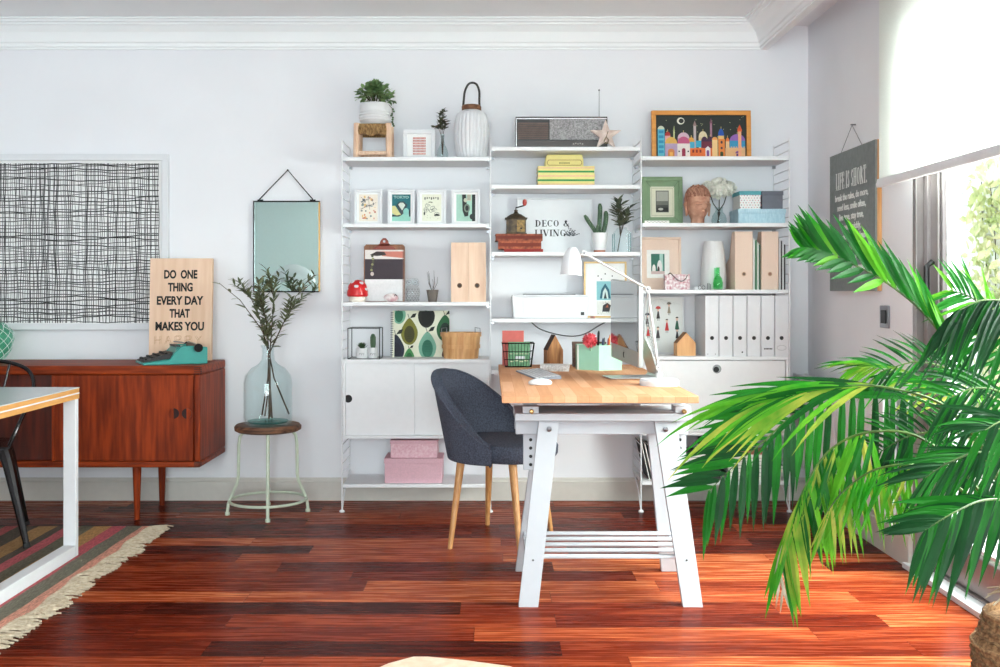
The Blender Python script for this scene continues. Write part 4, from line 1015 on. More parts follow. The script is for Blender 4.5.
# spiral notebook
nb=thing('spiral_notebook','large spiral notebook patterned with stylised green pears','notebook',(X(421,5.45),5.43,z+.0004),0,-.08)
nw=W(28.5,5.45); nh=W(46.5,5.43)
MB().m(mat('notebook_cover',(228,228,206),.6,var=.02)).box(-nw,nw,0,.012,0,nh).build('cover',parent=nb,bevel=.001)
p=MB(); c=Cv(p,-nw+.012,nw,0.001,nh-.001,-.0004)
import functools
def clip(pts):  # keep patterns inside the cover
    return [(min(1,max(0,u)),min(1,max(0,v))) for u,v in pts]
def pear(u,v,s,c1,c2,cut=True,flip=1,body=None):
    P=[]
    for i in range(28):
        a=2*PI*i/28; rr=1-.42*max(0,math.sin(a))**1.6
        P.append((u+.155*s*math.cos(a)*rr, v+.27*s*math.sin(a)*(1.0+.15*max(0,math.sin(a)))))
    c.poly(clip(P),c1); c.poly(clip([(u+.095*s*math.cos(2*PI*i/20),v-.04*s+.185*s*math.sin(2*PI*i/20)) for i in range(20)]),c2)
    c.line(clip([(u,v+.29*s),(u-.03*s,v+.40*s)]),.003,(30,36,30)); c.poly(clip([(u+.01*s,v+.31*s),(u+.06*s,v+.40*s),(u+.13*s,v+.42*s),(u+.10*s,v+.33*s)]),(26,32,28))
pear(.27,.53,1,(122,120,40),(66,64,24)); pear(.60,.22,1.05,(120,172,150),(50,118,96)); pear(.58,.90,1.0,(34,36,30),(22,24,20)); pear(.92,.6,1,(40,96,58),(24,44,34)); pear(.02,.16,1.05,(34,40,56),(24,28,44)); pear(.08,.93,.8,(120,178,150),(44,110,84)); pear(.27,.0,.6,(70,140,80),(40,104,58)); pear(.95,.05,.55,(90,52,48),(70,38,36))
for k in range(7): c.line([(.545,.12+k*.035),(.655,.12+k*.035)],.0016,(34,92,74))
for k in range(6): c.line([(.235,.4+k*.04),(.31,.4+k*.04)],.0016,(40,40,16))
p.build('pear_pattern',parent=nb)
b=MB().m(black)
for k in range(20):
    zz=.012+k*(nh-.024)/19; b.tube([(-nw+.006,-.002,zz),(-nw-.006,-.003,zz),(-nw-.010,.006,zz),(-nw-.006,.015,zz),(-nw+.006,.014,zz)],.0015,5)
b.build('spiral_binding',parent=nb)
bk=thing('wood_basket','round chip-wood basket with wire handles in front of the spiral notebook','basket',(X(461,5.34),5.34,z))
r0=W(17.2,5.34); r1=W(19.8,5.34); hb=W(26,5.34)
cw_=wood('chip_wood',(226,178,124),(196,140,88),'z',5,.6)
MB().m(cw_).lathe([(0,0),(r0,0),(r0,.002),(r1,hb),(r1-.004,hb),(r0-.004,.006),(0,.006)],n=18,sy=.8).build('staves',parent=bk,angle=5)
MB().m(cw_).lathe([(r1-.001,hb-.022),(r1+.003,hb-.022),(r1+.004,hb),(r1-.001,hb)],n=18,sy=.8).build('rim_band',parent=bk)
zm=hb*.46; rm=r0+(r1-r0)*.46
MB().m(cw_).lathe([(rm-.001,zm-.010),(rm+.0045,zm-.010),(rm+.0045,zm+.010),(rm-.001,zm+.010)],n=18,sy=.8).build('middle_band',parent=bk)
for s in (-1,1):
    MB().m(steel).tube([(s*(r1-.002),-.02,hb-.012),(s*(r1-.004),-.02,hb+.022),(s*(r1-.012)-s*.02,-.02,hb+.026),(s*(r1-.03),-.02,hb+.02),(s*(r1-.03),-.02,hb-.012)],.0026,6).build('wire_handle',parent=bk)
# pink boxes
z=ZA['low']
def lidbox(label,px0,px1,py0,zb,Y,dep,m1,m2,lid=.3,cat='box',group=None,name='storage_box',rz=0):
    h=(X(px1,Y)-X(px0,Y))/2; H=Z(py0,Y)-zb; t=thing(name,label,cat,(X((px0+px1)/2,Y),Y+dep/2,zb),rz,group=group)
    MB().m(m1).box(-h+.003,h-.003,-dep/2+.003,dep/2-.003,0,H-.003).build('box_body',parent=t,bevel=.001)
    MB().m(m2).box(-h,h,-dep/2,dep/2,H*(1-lid),H).build('lid',parent=t,bevel=.0015); return t,H
t,H=lidbox('larger plain pink storage box on the lowest left shelf',384,442.5,458.5,z,5.28,.20,pink,pink,.2,group=None)
lidbox('smaller pink patterned box stacked on the larger plain pink box',390,437.5,440.2,z+H+.0003,5.30,.17,pink2,pink,.22)
# ---- middle bay
z=ZB['s1']; Y=5.33
ra=thing('vintage_radio','long vintage radio with brown and grey grille and raised antenna','radio',(X(561.5,Y),Y,z))
h=W(46,Y); H=W(32.5,Y)
MB().m(mat('radio_shell',(38,34,36),.4)).box(-h,h,0,.13,.004,H).box(-h+.03,-h+.06,.02,.10,0,.004).box(h-.06,h-.03,.02,.10,0,.004).build('case',parent=ra,bevel=.006)
MB().m(mat('chrome_trim',(214,214,216),.2,metal=.8)).box(-h+.004,h-.004,-.003,.0,H-.014,H-.008).box(-h+.002,-h+.006,-.003,0,.004,H-.008).build('trim_strip',parent=ra)
b=MB().m(mat('brown_grille',(96,74,66),.5,var=.1)); 
for k in range(8): b.box(-h+.012,-h+.175,-.005,-.0005,.052+k*.0115,.0605+k*.0115)
b.build('slatted_grille',parent=ra)
b=MB().m(mat('grey_speaker_cloth',(176,174,176),.7,rgb2=(120,118,120),scale=140)).box(-h+.182,h-.014,-.004,-.0005,.050,H-.016); b.build('speaker_grille',parent=ra)
b=MB().m(mat('dark_dial',(52,40,38),.25,coat=.5)).box(-h+.012,h-.014,-.005,-.0005,.008,.044).m(fl((180,170,160)))
for k in range(5): b.box(.06+k*.012,.067+k*.012,-.0056,-.005,.024+.003*(k%2),.029+.003*(k%2))
b.build('tuning_dial',parent=ra)
b=MB().m(steel).tube([(h-.038,.06,H),(h-.038,.06,H+.150)],[.0022,.0016],6).m(fl((90,90,94))).ball((h-.038,.06,H+.153),.005,6); b.build('antenna',parent=ra)
b=MB().m(black).lathe([(0,H),(.011,H),(.009,.006+H),(0,.008+H)],.02,.06,16); b.build('top_knob',parent=ra)
sr=thing('star_ornament','whitewashed wooden star ornament leaning on the radio','ornament',(X(606,5.29),5.29,z+.0),0,-.12)
b=MB().m(mat('whitewashed_wood',(226,208,200),.7,rgb2=(200,176,166),scale=20)); Ro=.086; Ri=.034; cz=.070
P=[(( Ro if i%2==0 else Ri)*math.sin(PI*i/5),cz+(Ro if i%2==0 else Ri)*math.cos(PI*i/5)) for i in range(10)]
vs=[(x,0,zz) for x,zz in P]+[(x,.012,zz) for x,zz in P]+[(0,-.014,cz),(0,.024,cz)]
fs=[]
for i in range(10):
    j=(i+1)%10; fs+= [(20,i,j) , (21,10+j,10+i),(i,10+i,10+j,j)]
b.add([(v[0],v[1]+.0,v[2]) for v in vs],fs); b.build('star_body',parent=sr)
MB().m(mat('gold_sprig',(150,130,80),.5,rgb2=(90,80,60),scale=60)).tube([(-.012,-.018,.03),(0,-.02,.055),(.012,-.018,.04),(.006,-.018,.02),(-.01,-.018,.025)],.0035,6).tube([(.0,-.02,.055),(.01,-.022,.085)],.002,5).build('gold_decoration',parent=sr)
# yellow books
z=ZB['s2']
yel=mat('pale_yellow_cover',(232,218,142),.6,var=.03); grn=fl((50,150,80)); pk=fl((232,196,150))
def book(label,x0,x1,z0,th,Y,dep,cover,band,group,name='book',rz=0,pages=paper,txt=False):
    h=(x1-x0)/2; t=thing(name,label,'book',((x0+x1)/2,Y,z0),rz,group=group)
    b=MB().m(cover).box(-h,h,0,dep,0,.002).box(-h,h,0,dep,th-.002,th).box(-h,h,0,.003,.002,th-.002); b.build('cover',parent=t)
    MB().m(pages).box(-h+.003,h-.003,.0032,dep-.003,.0022,th-.0022).build('pages',parent=t)
    if band is not None:
        b=MB().m(band).box(-h-.0002,h+.0002,-.0006,0,th*.28,th*.72); b.build('spine_band',parent=t)
    return t
xs=(X(537.5,5.32),X(595,5.32)); zc=z
specs=[('lowest yellow book of the stack on the second middle shelf',.023,pk),('yellow book with a bright green band, second from the bottom of its stack',.024,grn),('pale yellow book in the middle of the yellow stack, under a green band',.025,pk),('yellow book with a green band, right under the wide cream one',.024,grn),('wide cream yellow book under the small yellow tin',.02,pk)]
H_t=Z(166,5.32)-z; sc_=H_t/sum(s[1] for s in specs)
for k,(lb,th,bd) in enumerate(specs):
    th*=sc_; book(lb,xs[0]+R.uniform(0,.004),xs[1]-R.uniform(0,.004),zc,th-.0002,5.32,.19,yel,bd,'yellow and green books'); zc+=th
tn=thing('tin_box','small yellow rounded tin with an oval label on top of the yellow books','tin',(X(564.5,5.35),5.35,zc))
h=W(19,5.35); H=Z(154,5.33)-zc
MB().m(yel).prism([(-h,0),(h,0),(h,H*.62),(h-.004,H*.66),(h-.004,H-.006),(h-.012,H),(-h+.012,H),(-h+.004,H-.006),(-h+.004,H*.66),(-h,H*.62)],0,.13).build('tin_body',parent=tn,bevel=.003)
b=MB().m(fl((150,110,60))); q=[(-h+.016,.008),(h-.016,.008),(h-.008,H*.3),(h-.016,H*.55),(-h+.016,H*.55),(-h+.008,H*.3)]
for a,c_ in zip(q,q[1:]+q[:1]): b.tube([(a[0],-.0006,a[1]),(c_[0],-.0006,c_[1])],.0013,4)
b.m(fl((120,100,50)))
for k in range(9): b.box(-.028+k*.0065,-.0245+k*.0065,-.001,0,H*.24,H*.36)
b.build('oval_label',parent=tn)
# DECO & LIVING print
z=ZB['s3']
def art_deco(p,x0,x1,z0,z1,y):
    p.m(fl((40,40,46)))
    h=W(6.6,5.5); serif_into(p,'DECO &',h,(x0+x1)/2+W(-2.5,5.5),Z(226.6,5.49)-z,y,1.25,.0004); serif_into(p,'LIVING',h,(x0+x1)/2+W(-4.5,5.5),Z(236.2,5.49)-z,y,1.25,.0004)
    q=MB().m(fl((70,76,86))); rr=random.Random(5)
    cx0=(x0+x1)/2+W(16,5.5); zz0=Z(233,5.5)-z
    for k in range(9):
        a=math.radians(20+k*17); L=rr.uniform(.03,.055)
        for j in range(5):
            px_,pz_=cx0+math.cos(a)*L*(.3+j*.17),zz0-.02+math.sin(a)*L*(.3+j*.17)
            p.m(fl((70,76,86))).disc(px_+rr.uniform(-.003,.003),y,pz_,.0042,6,.0004,.0028)
frame_thing('picture_frame','thin white framed print reading DECO & LIVING behind the coffee grinder','picture',517,593,198,z,5.48,.009,white,mat('print_paper',(232,234,238),.7,var=.01),art_deco,lean=-.03,depth=.02)
red1=mat('worn_orange_leather',(160,84,56),.7,rgb2=(104,46,32),scale=40,bump=.4); red2=mat('red_cloth',(156,44,40),.7); red3=mat('rust_leather',(186,98,64),.7,rgb2=(120,54,36),scale=50,bump=.4)
book('thin red book at the bottom of the old book stack',X(504,5.32),X(543,5.32),z,.018,5.31,.15,red2,None,'old books under the coffee grinder')
book('thick rust leather book in the middle of the old book stack',X(498,5.32),X(541,5.32),z+.0182,.044,5.30,.17,red3,fl((120,44,26)),'old books under the coffee grinder',rz=-.03)
book('orange leather book directly under the coffee grinder',X(495.5,5.32),X(542.5,5.32),z+.0624,.036,5.31,.16,red1,fl((110,40,24)),'old books under the coffee grinder',rz=.02)
zg=z+.0986
cg=thing('coffee_grinder','old brown coffee grinder with a crank handle on the leather books','coffee grinder',(X(516,5.38),5.38,zg))
gb=mat('aged_bronze',(92,76,52),.5,rgb2=(54,42,32),scale=40,metal=.3)
MB().m(gb).box(-.056,.056,-.05,.05,0,.006).box(-.052,.052,-.046,.046,.006,.082).box(-.060,.060,-.054,.054,.082,.088).build('body',parent=cg,bevel=.002)
MB().m(gb).lathe([(0,.088),(.056,.088),(.048,.096),(.03,.108),(.014,.114),(.010,.122),(.010,.132),(0,.134)],n=24).build('dome_top',parent=cg)
b=MB().m(blackmetal).tube([(0,0,.13),(0,0,.145),(.025,-.01,.15),(.045,-.02,.155)],.0035,8); b.build('crank',parent=cg)
b=MB().m(mat('red_knob',(190,70,60),.4)).lathe([(0,.154),(.007,.154),(.012,.168),(.010,.184),(.005,.188),(0,.188)],.046,-.02,14); b.build('crank_knob',parent=cg)
b=MB().m(mat('brass_plate',(150,120,66),.5,rgb2=(104,84,48),scale=80,metal=.3)).box(.004,.045,-.0485,-.046,.012,.074).m(black).ball((.026,-.052,.03),.005,6); b.build('drawer_plate',parent=cg)
# cactus
ct=thing('potted_cactus','dark green upright cactus in a white pot with a terracotta foot','plant',(X(599.5,5.34),5.34,z))
q=W(8.2,5.34)
MB().m(ceramic).lathe([(0,.012),(q*.72,.012),(q*.78,.02),(q,.105),(q*.92,.105),(q*.9,.095),(0,.095)],n=28).build('pot',parent=ct)
MB().m(mat('terracotta',(192,112,82),.8)).lathe([(0,0),(q*.70,0),(q*.72,.014),(0,.014)],n=24).build('terracotta_foot',parent=ct)
def cstem(pts,r): 
    b=MB().m(cactusm); P=smooth(pts,4); n=len(P); b.tube(P,[r*min(1,.55+i*.15)*min(1,((n-i)/3)**.6) for i in range(n)],10); 
    b.m(fl((196,200,180)))
    for i in range(2,n-1):
        for k in range(4):
            a=k*PI/2+.4; p=P[i]; b.ball((p.x+r*math.cos(a)*.98,p.y+r*math.sin(a)*.98,p.z),.0012,3)
    b.build('cactus_stem',parent=ct)
cstem([(0,0,.09),(.0,0,.16),(.003,0,.215),(.002,0,.262)],.0125)
cstem([(-.012,0,.09),(-.03,0,.125),(-.058,0,.165),(-.08,0,.20)],.011)
cstem([(.015,0,.09),(.026,.0,.13),(.034,0,.18),(.034,.0,.222)],.013)
cstem([(-.010,-.012,.09),(-.012,-.014,.13),(-.010,-.012,.145)],.008)
# jar with sprig
jr=thing('glass_jar','square pale blue glass jar holding a leafy sprig beside the cactus','vase',(X(621.5,5.34),5.34,z))
hj=.043; b=MB().m(gl_clear); b.prism([(-hj,.006),(-hj+.006,0),(hj-.006,0),(hj,.006),(hj,.10),(hj-.008,.115),(hj-.018,.12),(hj-.018,.132),(-hj+.018,.132),(-hj+.018,.12),(-hj+.008,.115),(-hj,.10)],-hj,hj); b.build('glass_body',parent=jr,bevel=.006)
b=MB().m(glass('teal_edge_glass',(200,224,224),.1,.3))
for a in (-1,1):
    for c_ in (-1,1): b.tube([(a*hj,c_*hj,.004),(a*hj,c_*hj,.10)],.0022,5)
b.build('thick_corners',parent=jr)
sp=thing('leafy_sprig','dark leafy sprig rising from the square glass jar','plant',(X(621,5.34),5.34,z+.006))
b=MB()
for (ex,ez,n,ey) in ((.0,.265,30,0),(-.036,.235,14,-.02),(.055,.25,18,.02),(.03,.20,12,-.03),(-.02,.28,16,.03)):
    branch(b,[(-.018,0,.0),(-.004,0,.08),(ex*.3,ey*.3,.15),(ex,ey,ez)],.003,mat('sprig_leaf',(56,66,56),.6,rgb2=(104,112,86),scale=30),.062,.017,n,start=.6,spread=1.1)
b.build('stems',parent=sp)
# printer
z=ZB['s4']; Y=5.27
pr_=thing('printer','low white inkjet printer on the middle shelf','printer',(X(550.5,Y),Y,z))
h=W(38.8,Y); H=W(23,Y)
b=MB().m(white); b.prism([(-h+.008,0),(h-.008,0),(h,H-.004),(-h,H-.004)],0,.24); b.build('body',parent=pr_,bevel=.008,seg=3)
MB().m(white).box(-h+.06,h-.055,-.003,.0,.006,H-.012).build('front_tray',parent=pr_,bevel=.001)
MB().m(white).prism([(-h+.004,H-.0039),(h-.004,H-.0039),(h-.01,H+.003),(-h+.01,H+.003)],.01,.235).build('lid',parent=pr_,bevel=.001)
MB().m(mat('printer_grey',(120,120,124),.4)).box(-h+.065,h-.07,.03,.2,H+.0031,H+.009).build('scanner_strip',parent=pr_,bevel=.001)
MB().m(black).box(h-.045,h-.027,-.0015,0,.018,.035).build('button',parent=pr_,bevel=.002)
def art_gold(p,x0,x1,z0,z1,y):
    c=Cv(p,x0,x1,z0,z1,y); c.rect(.28,.72,.30,.66,(140,196,204)); c.poly([(.36,.33),(.64,.33),(.60,.5),(.5,.62),(.40,.5)],(30,90,110)); c.poly([(.42,.33),(.58,.33),(.56,.46),(.5,.54),(.44,.46)],(206,224,220)); c.poly([(.46,.33),(.54,.33),(.5,.46)],(40,50,60))
    c.rect(.28,.72,.02,.28,(226,226,222)); r=random.Random(2)
    for k in range(40): c.ell(r.uniform(.3,.7),r.uniform(.03,.27),.008,.007,(150,150,150),n=5)
    c.poly([(.42,.08),(.6,.08),(.64,.2),(.55,.25),(.44,.2)],(50,50,54)); c.poly([(.5,.16),(.58,.16),(.56,.22)],(170,90,60))
    for (u,v) in ((.32,.76),(.5,.80),(.68,.76),(.4,.7)): c.ell(u,v,.018,.014,(40,40,44),n=8)
frame_thing('picture_frame','print of a teal triangle in a thin gold frame behind the monitor','picture',584,627,261.5,z,5.43,.010,mat('gold_frame',(206,172,118),.35,metal=.3),mount,art_gold,depth=.014,lean=-.05)
sw_=thing('eraser_box','tiny pink and brown eraser beside the printer','eraser',(X(593,5.3),5.3,z)); MB().m(fl((206,140,130))).box(-.012,.012,0,.02,0,.012).build('rubber',parent=sw_,bevel=.003); MB().m(fl((150,110,96))).box(-.0125,.004,-.0005,.0205,0,.0125).build('sleeve',parent=sw_)
cbx=MB().m(fl((84,84,88))); cbx.tube(smooth([(X(531,5.5),5.5,ZB['s4']-.0242),(X(540,5.5),5.49,Z(329,5.5)),(X(556,5.5),5.48,Z(334,5.5)),(X(572,5.5),5.48,Z(336,5.5)),(X(585,5.5),5.48,Z(333.5,5.5)),(X(598,5.5),5.49,Z(326,5.5)),(X(606,5.5),5.5,ZB['s4']-.0242)],5),.0035,6)
o=cbx.build('power_cable'); tag(o,'grey cable drooping under the printer shelf','cable')
# ---- on the desk
z=DZ
wb_=thing('wire_basket','small black wire basket holding two notebooks at the far desk edge','basket',(X(518,5.1),5.1,z))
for zz,hh,dd in ((.003,.066,.05),(.04,.072,.052),(.08,.077,.055),(.122,.082,.058)):
    MB().m(blackmetal).tube([(-hh,-dd,zz),(hh,-dd,zz),(hh,dd,zz),(-hh,dd,zz)],.0018 if zz<.12 else .003,5,closed=True).build('wire_ring',parent=wb_)
b=MB().m(blackmetal)
for k in range(11):
    u=-1+k*.2
    for s in (-1,1): b.tube([(u*.066,s*.05,.003),(u*.082,s*.058,.122)],.0012,4)
for k in range(7):
    u=-1+k/3
    for s in (-1,1): b.tube([(s*.066,u*.05,.003),(s*.082,u*.058,.122)],.0012,4)
for k in range(7): b.tube([(-.066,-.05+k*.0166,.003),(.066,-.05+k*.0166,.003)],.0012,4)
b.build('wire_mesh',parent=wb_)
t=thing('notebook','green patterned notebook standing in the wire basket','notebook',(X(519,5.07),5.065,z+.006),0,-.04)
MB().m(mat('green_cover',(96,150,110),.6,rgb2=(120,172,130),scale=30)).box(-.055,.055,0,.016,0,.122).build('cover',parent=t,bevel=.001)
b=MB().m(fl((220,228,190)))
for k in range(4): b.box(-.045+k*.024,-.028+k*.024,-.0006,0,.02+.004*(k%2),.026+.004*(k%2)).box(-.05+k*.026,-.03+k*.026,-.0006,0,.06,.063)
b.m(white).box(-.02,.03,-.001,0,.036,.05); b.build('cover_print',parent=t)
t=thing('notebook','salmon red notebook standing behind the green one in the wire basket','notebook',(X(513,5.11),5.10,z+.006),0,-.03)
MB().m(mat('salmon_cover',(206,100,92),.6)).box(-.055,.055,0,.02,0,.178).build('cover',parent=t,bevel=.001); MB().m(paper).box(-.053,.0555,.003,.017,.003,.1785).build('pages',parent=t)
def house(label,px0,px1,pyt,pye,zb,Y,dep,m1,m2,rz=0):
    h=(X(px1,Y)-X(px0,Y))/2; t=thing('house_ornament',label,'ornament',(X((px0+px1)/2,Y),Y,zb),rz); zt=Z(pyt,Y)-zb; ze=Z(pye,Y)-zb
    MB().m(m1).prism([(-h,0),(h,0),(h,ze),(0,zt),(-h,ze)],0,dep).build('house_block',parent=t,bevel=.001)
    MB().m(m2).prism([(-h-.001,ze),(0,zt+.001),(0,zt-.004),(-h+.003,ze-.004)],.0,dep+.001).build('roof_slope',parent=t); return t
house('tall wooden house shaped block between the wire basket and mint box',547,563.5,335,350,z,5.10,.07,wood('rough_oak',(190,134,84),(136,86,50),'z',8,.7),fl((60,36,24)),.22)
mintm=mat('mint_card',(150,196,172),.6,var=.02); mintl=mat('pale_mint_card',(166,208,184),.6,var=.02)
mb_=thing('desk_tidy','mint green hexagonal desk tidy with open compartments','desk tidy',(X(597,4.93),4.93,z))
hh=.122
P=[(-.10,-.02),(.0,-.085),(.115,-.055),(.125,.05),(.0,.085),(-.10,.06)]
b=MB()
for i in range(6):
    a,c_=P[i],P[(i+1)%6]; dx,dy=c_[0]-a[0],c_[1]-a[1]; L=math.hypot(dx,dy); nx,ny=dy/L*.004,-dx/L*.004
    b.m(mintm if i in (0,3,5) else mintl); b.hexa([(a[0],a[1],0),(c_[0],c_[1],0),(c_[0]-nx,c_[1]-ny,0),(a[0]-nx,a[1]-ny,0)],[(a[0],a[1],hh),(c_[0],c_[1],hh),(c_[0]-nx,c_[1]-ny,hh),(a[0]-nx,a[1]-ny,hh)])
b.m(mintm).prism([(x*.96,y*.96) for x,y in P],.001,.005,'z'); b.build('card_walls',parent=mb_)
MB().m(fl((236,240,232))).hexa([(P[0][0],P[0][1]-.0012,0),(P[0][0]+.008,P[0][1]-.0062,0),(P[0][0]+.008,P[0][1]-.005,0),(P[0][0],P[0][1]+.0,0)],[(P[0][0],P[0][1]-.0012,hh),(P[0][0]+.008,P[0][1]-.0062,hh),(P[0][0]+.008,P[0][1]-.005,hh),(P[0][0],P[0][1],hh)]).build('white_edge',parent=mb_)
pens=[('black marker pen standing tallest in the mint desk tidy',(24,24,26),.0,.0,.185,.006),('grey pen in the mint desk tidy',(90,90,96),.03,.02,.15,.004),('orange pencil in the mint desk tidy',(220,130,60),.055,.0,.165,.0035),('red pencil in the mint desk tidy',(170,50,50),.045,-.02,.15,.0035),('dark blue pen in the mint desk tidy',(40,50,80),.018,-.025,.15,.004)]
for lb,c_,dx,dy,L,r_ in pens:
    o=MB().m(fl(c_)).tube([(0,0,0),(.008,0,L-.012),(.009,0,L)],[r_,r_,r_*.5],8).build('pen'); o.location=(X(597,4.93)+dx,4.93+dy,z+.0055); tag(o,lb,'pen','pens in the mint desk tidy')
pf=thing('pompom_flower','red pompom flower on a stem in the mint desk tidy','flower',(X(590,4.85),4.875,z+.006))
b=MB().m(mat('pompom_red',(190,26,40),.8,rgb2=(236,110,120),scale=60)); 
for k in range(260):
    a=R.uniform(0,2*PI); u=R.uniform(-1,1); s_=math.sqrt(1-u*u); d=Vector((s_*math.cos(a),s_*math.sin(a),u)); cpt=Vector((0,-.02,.14)); b.blade(cpt+d*.012,d+Vector((R.uniform(-.2,.2),)*3),.028,.010,(R.random(),R.random(),R.random()),.2,2,.3)
b.ball((0,-.02,.14),.027,10); b.build('petals',parent=pf)
MB().m(fl((60,96,60))).tube([(.01,.02,0),(.005,.0,.08),(0,-.018,.12)],.002,5).build('stem',parent=pf)
wbk=thing('wood_block_frame','dark brown wooden box behind the mint desk tidy','box',(X(592,5.12),5.10,z)); MB().m(wood('walnut',(112,84,70),(84,58,46),'x',6,.6)).box(-.10,.07,0,.05,0,.125).build('box_body',parent=wbk,bevel=.002); MB().m(fl((90,66,54))).box(-.101,.071,-.001,.051,.110,.126).build('lid',parent=wbk,bevel=.001)
# small white patterned box
t=thing('card_box','flat white patterned card box lying beyond the keyboard','box',(X(554,4.85),4.80,z),-.1); MB().m(mat('patterned_white',(232,230,226),.6,rgb2=(176,170,168),scale=90)).box(-.068,.068,0,.10,0,.016).build('box_body',parent=t,bevel=.001); MB().m(mat('patterned_white2',(236,234,232),.6,rgb2=(196,190,188),scale=120)).box(-.070,.070,-.002,.102,.014,.030).build('lid',parent=t,bevel=.001)
# keyboard, mouse
kb=thing('keyboard','slim white keyboard with rows of white keys on the desk','keyboard',(X(537.5,4.58),4.58,z),math.radians(-80))
b=MB().m(fl((140,146,158))).prism([(-.058,.0),(.058,.0),(.058,.016),(-.058,.005)],-.215,.215,'x'); b.build('tray',parent=kb,bevel=.001)
for r in range(6):
    n=16
    for k in range(n):
        w=.42/n; y=-.054+r*.0182; zt=.0055+(y+.058)*.095
        MB().m(white).box(-.21+k*w+.0009,-.21+(k+1)*w-.0009,y,y+.0148,zt,zt+.0022).build('key',parent=kb)
ms=thing('mouse','low white computer mouse in front of the keyboard','mouse',(X(540,4.13),4.12,z),.1)
b=MB().m(white).ball((0,0,.008),.05,10,1,.62,.36); b.v=[(v[0],v[1],max(.002,v[2])) for v in b.v]; b.build('shell',parent=ms); MB().m(alu).lathe([(0,0),(.042,0),(.046,.0035),(0,.0035)],n=24,sy=.6).build('base',parent=ms)
# monitor
yn,yf=4.20,4.66; xn,xf=X(638.3,yn),X(611,yf)
mo=thing('all_in_one_computer','aluminium all-in-one computer with a glossy black screen turned to the chair','computer',(.60,4.43,z))
zn0,zn1=Z(368.2,yn),Z(283.2,yn); zf0,zf1=Z(357,yf),Z(279.2,yf)
o0=Vector((.60,4.43,z))
def MP(u,v,d):  # u 0 far..1 near, v 0 bottom..1 top, d depth behind the screen
    a=Vector((xf,yf,zf0)).lerp(Vector((xn,yn,zn0)),u); b_=Vector((xf,yf,zf1)).lerp(Vector((xn,yn,zn1)),u); p=a.lerp(b_,v)
    nrm=Vector((yf-yn,xn-xf,0)).normalized(); return p+nrm*d-o0
def slab(b,u0,u1,v0,v1,d0,d1): return b.hexa([MP(u0,v0,d0),MP(u1,v0,d0),MP(u1,v0,d1),MP(u0,v0,d1)],[MP(u0,v1,d0),MP(u1,v1,d0),MP(u1,v1,d1),MP(u0,v1,d1)])
slab(MB().m(alu),0,1,0,1,0,.022).build('housing',parent=mo,bevel=.004)
slab(MB().m(mat('black_screen_glass',(10,10,12),.03,coat=1)),.004,.996,.19,.995,-.0015,0).build('screen',parent=mo)
slab(MB().m(mat('dark_panel',(26,26,28),.06,coat=1)),.03,.97,.215,.97,-.002,-.0015).build('display_panel',parent=mo)
b=MB().m(alu); vs=[];n=10
for j in range(n+1):
    t=j/n
    for k in range(n+1):
        s=k/n; vs.append(MP(s,t,.022+.04*math.sin(PI*s)**.6*math.sin(PI*t)**.6))
b.add(vs,[(j*(n+1)+k,j*(n+1)+k+1,(j+1)*(n+1)+k+1,(j+1)*(n+1)+k) for j in range(n) for k in range(n)],True); b.build('curved_back',parent=mo)
# emblem on the chin: small dark fruit shape with a bite and a leaf
b=MB().m(fl((30,30,32))); cu_,cv_=.5,.095; su,sv=.034,.040
P=[]
for i in range(24):
    a=2*PI*i/24; r=1-.10*abs(math.cos(a))**8*0; x_=math.cos(a)*r; y_=math.sin(a)*(1-.10*math.exp(-(x_/.25)**2))
    if x_>.55 and abs(y_)<.5: x_=1.15-x_+.0
    P.append((x_,y_))
b.add([MP(cu_+x_*su,cv_+y_*sv,-.0006) for x_,y_ in P],[tuple(range(24))])
b.add([MP(cu_+x_*su,cv_+y_*sv,-.0006) for x_,y_ in ((0,1.05),(.35,1.2),(.4,1.6),(.05,1.4))],[(0,1,2,3)]); b.build('emblem',parent=mo)
nr=Vector((yf-yn,xn-xf,0)).normalized(); cm=Vector(((xn+xf)/2,(yn+yf)/2,0))-Vector((o0.x,o0.y,0)); tdir=Vector((xf-xn,yf-yn,0)).normalized()
b=MB().m(alu); pth=[cm+nr*.062+Vector((0,0,.20)),cm+nr*.10+Vector((0,0,.12)),cm+nr*.13+Vector((0,0,.02)),cm+nr*.12+Vector((0,0,.004)),cm+nr*-.08+Vector((0,0,.003))]
ww=.08; vs=[]
for p in pth:
    for s in (-1,1):
        for q in (0,.006): vs.append(p+tdir*ww*s+ (nr*q if p.z>.01 else Vector((0,0,q*.6))))
fs=[]
for i in range(len(pth)-1):
    a=i*4; c_=a+4; fs+=[(a,a+2,c_+2,c_),(a+1,c_+1,c_+3,a+3),(a,c_,c_+1,a+1),(a+2,a+3,c_+3,c_+2)]
fs+=[(0,1,3,2),(len(pth)*4-4,len(pth)*4-2,len(pth)*4-1,len(pth)*4-3)]
b.add(vs,fs); b.build('stand',parent=mo,bevel=.002)
# desk lamp
LYd=4.10
dl=thing('desk_lamp','white articulated desk lamp with a bell shade standing on the desk edge','lamp',(X(659,LYd),LYd,z))
lx=X(659,LYd)
def LP(px,py,dy=0): return Vector((X(px,LYd)-lx,dy,Z(py,LYd)-z))
MB().m(white).lathe([(0,0),(.078,0),(.079,.004),(.079,.02),(.074,.026),(.02,.028),(0,.028)],n=40).build('base',parent=dl)
lw=mat('lamp_grey_white',(214,214,216),.4,var=.01)
b=MB().m(lw)
for dy in (-.008,.008): b.tube([LP(659,375,dy),LP(647.5,289,dy)],.0045,8)
b.lathe([(0,.026),(.014,.026),(.014,.05),(0,.052)],LP(659,375).x,0,14); b.build('lower_arm',parent=dl)
b=MB().m(lw)
for dy in (-.008,.008): b.tube([LP(647.5,289,dy),LP(584,253,dy)],.0042,8)
b.build('upper_arm',parent=dl)
b=MB().m(steel)
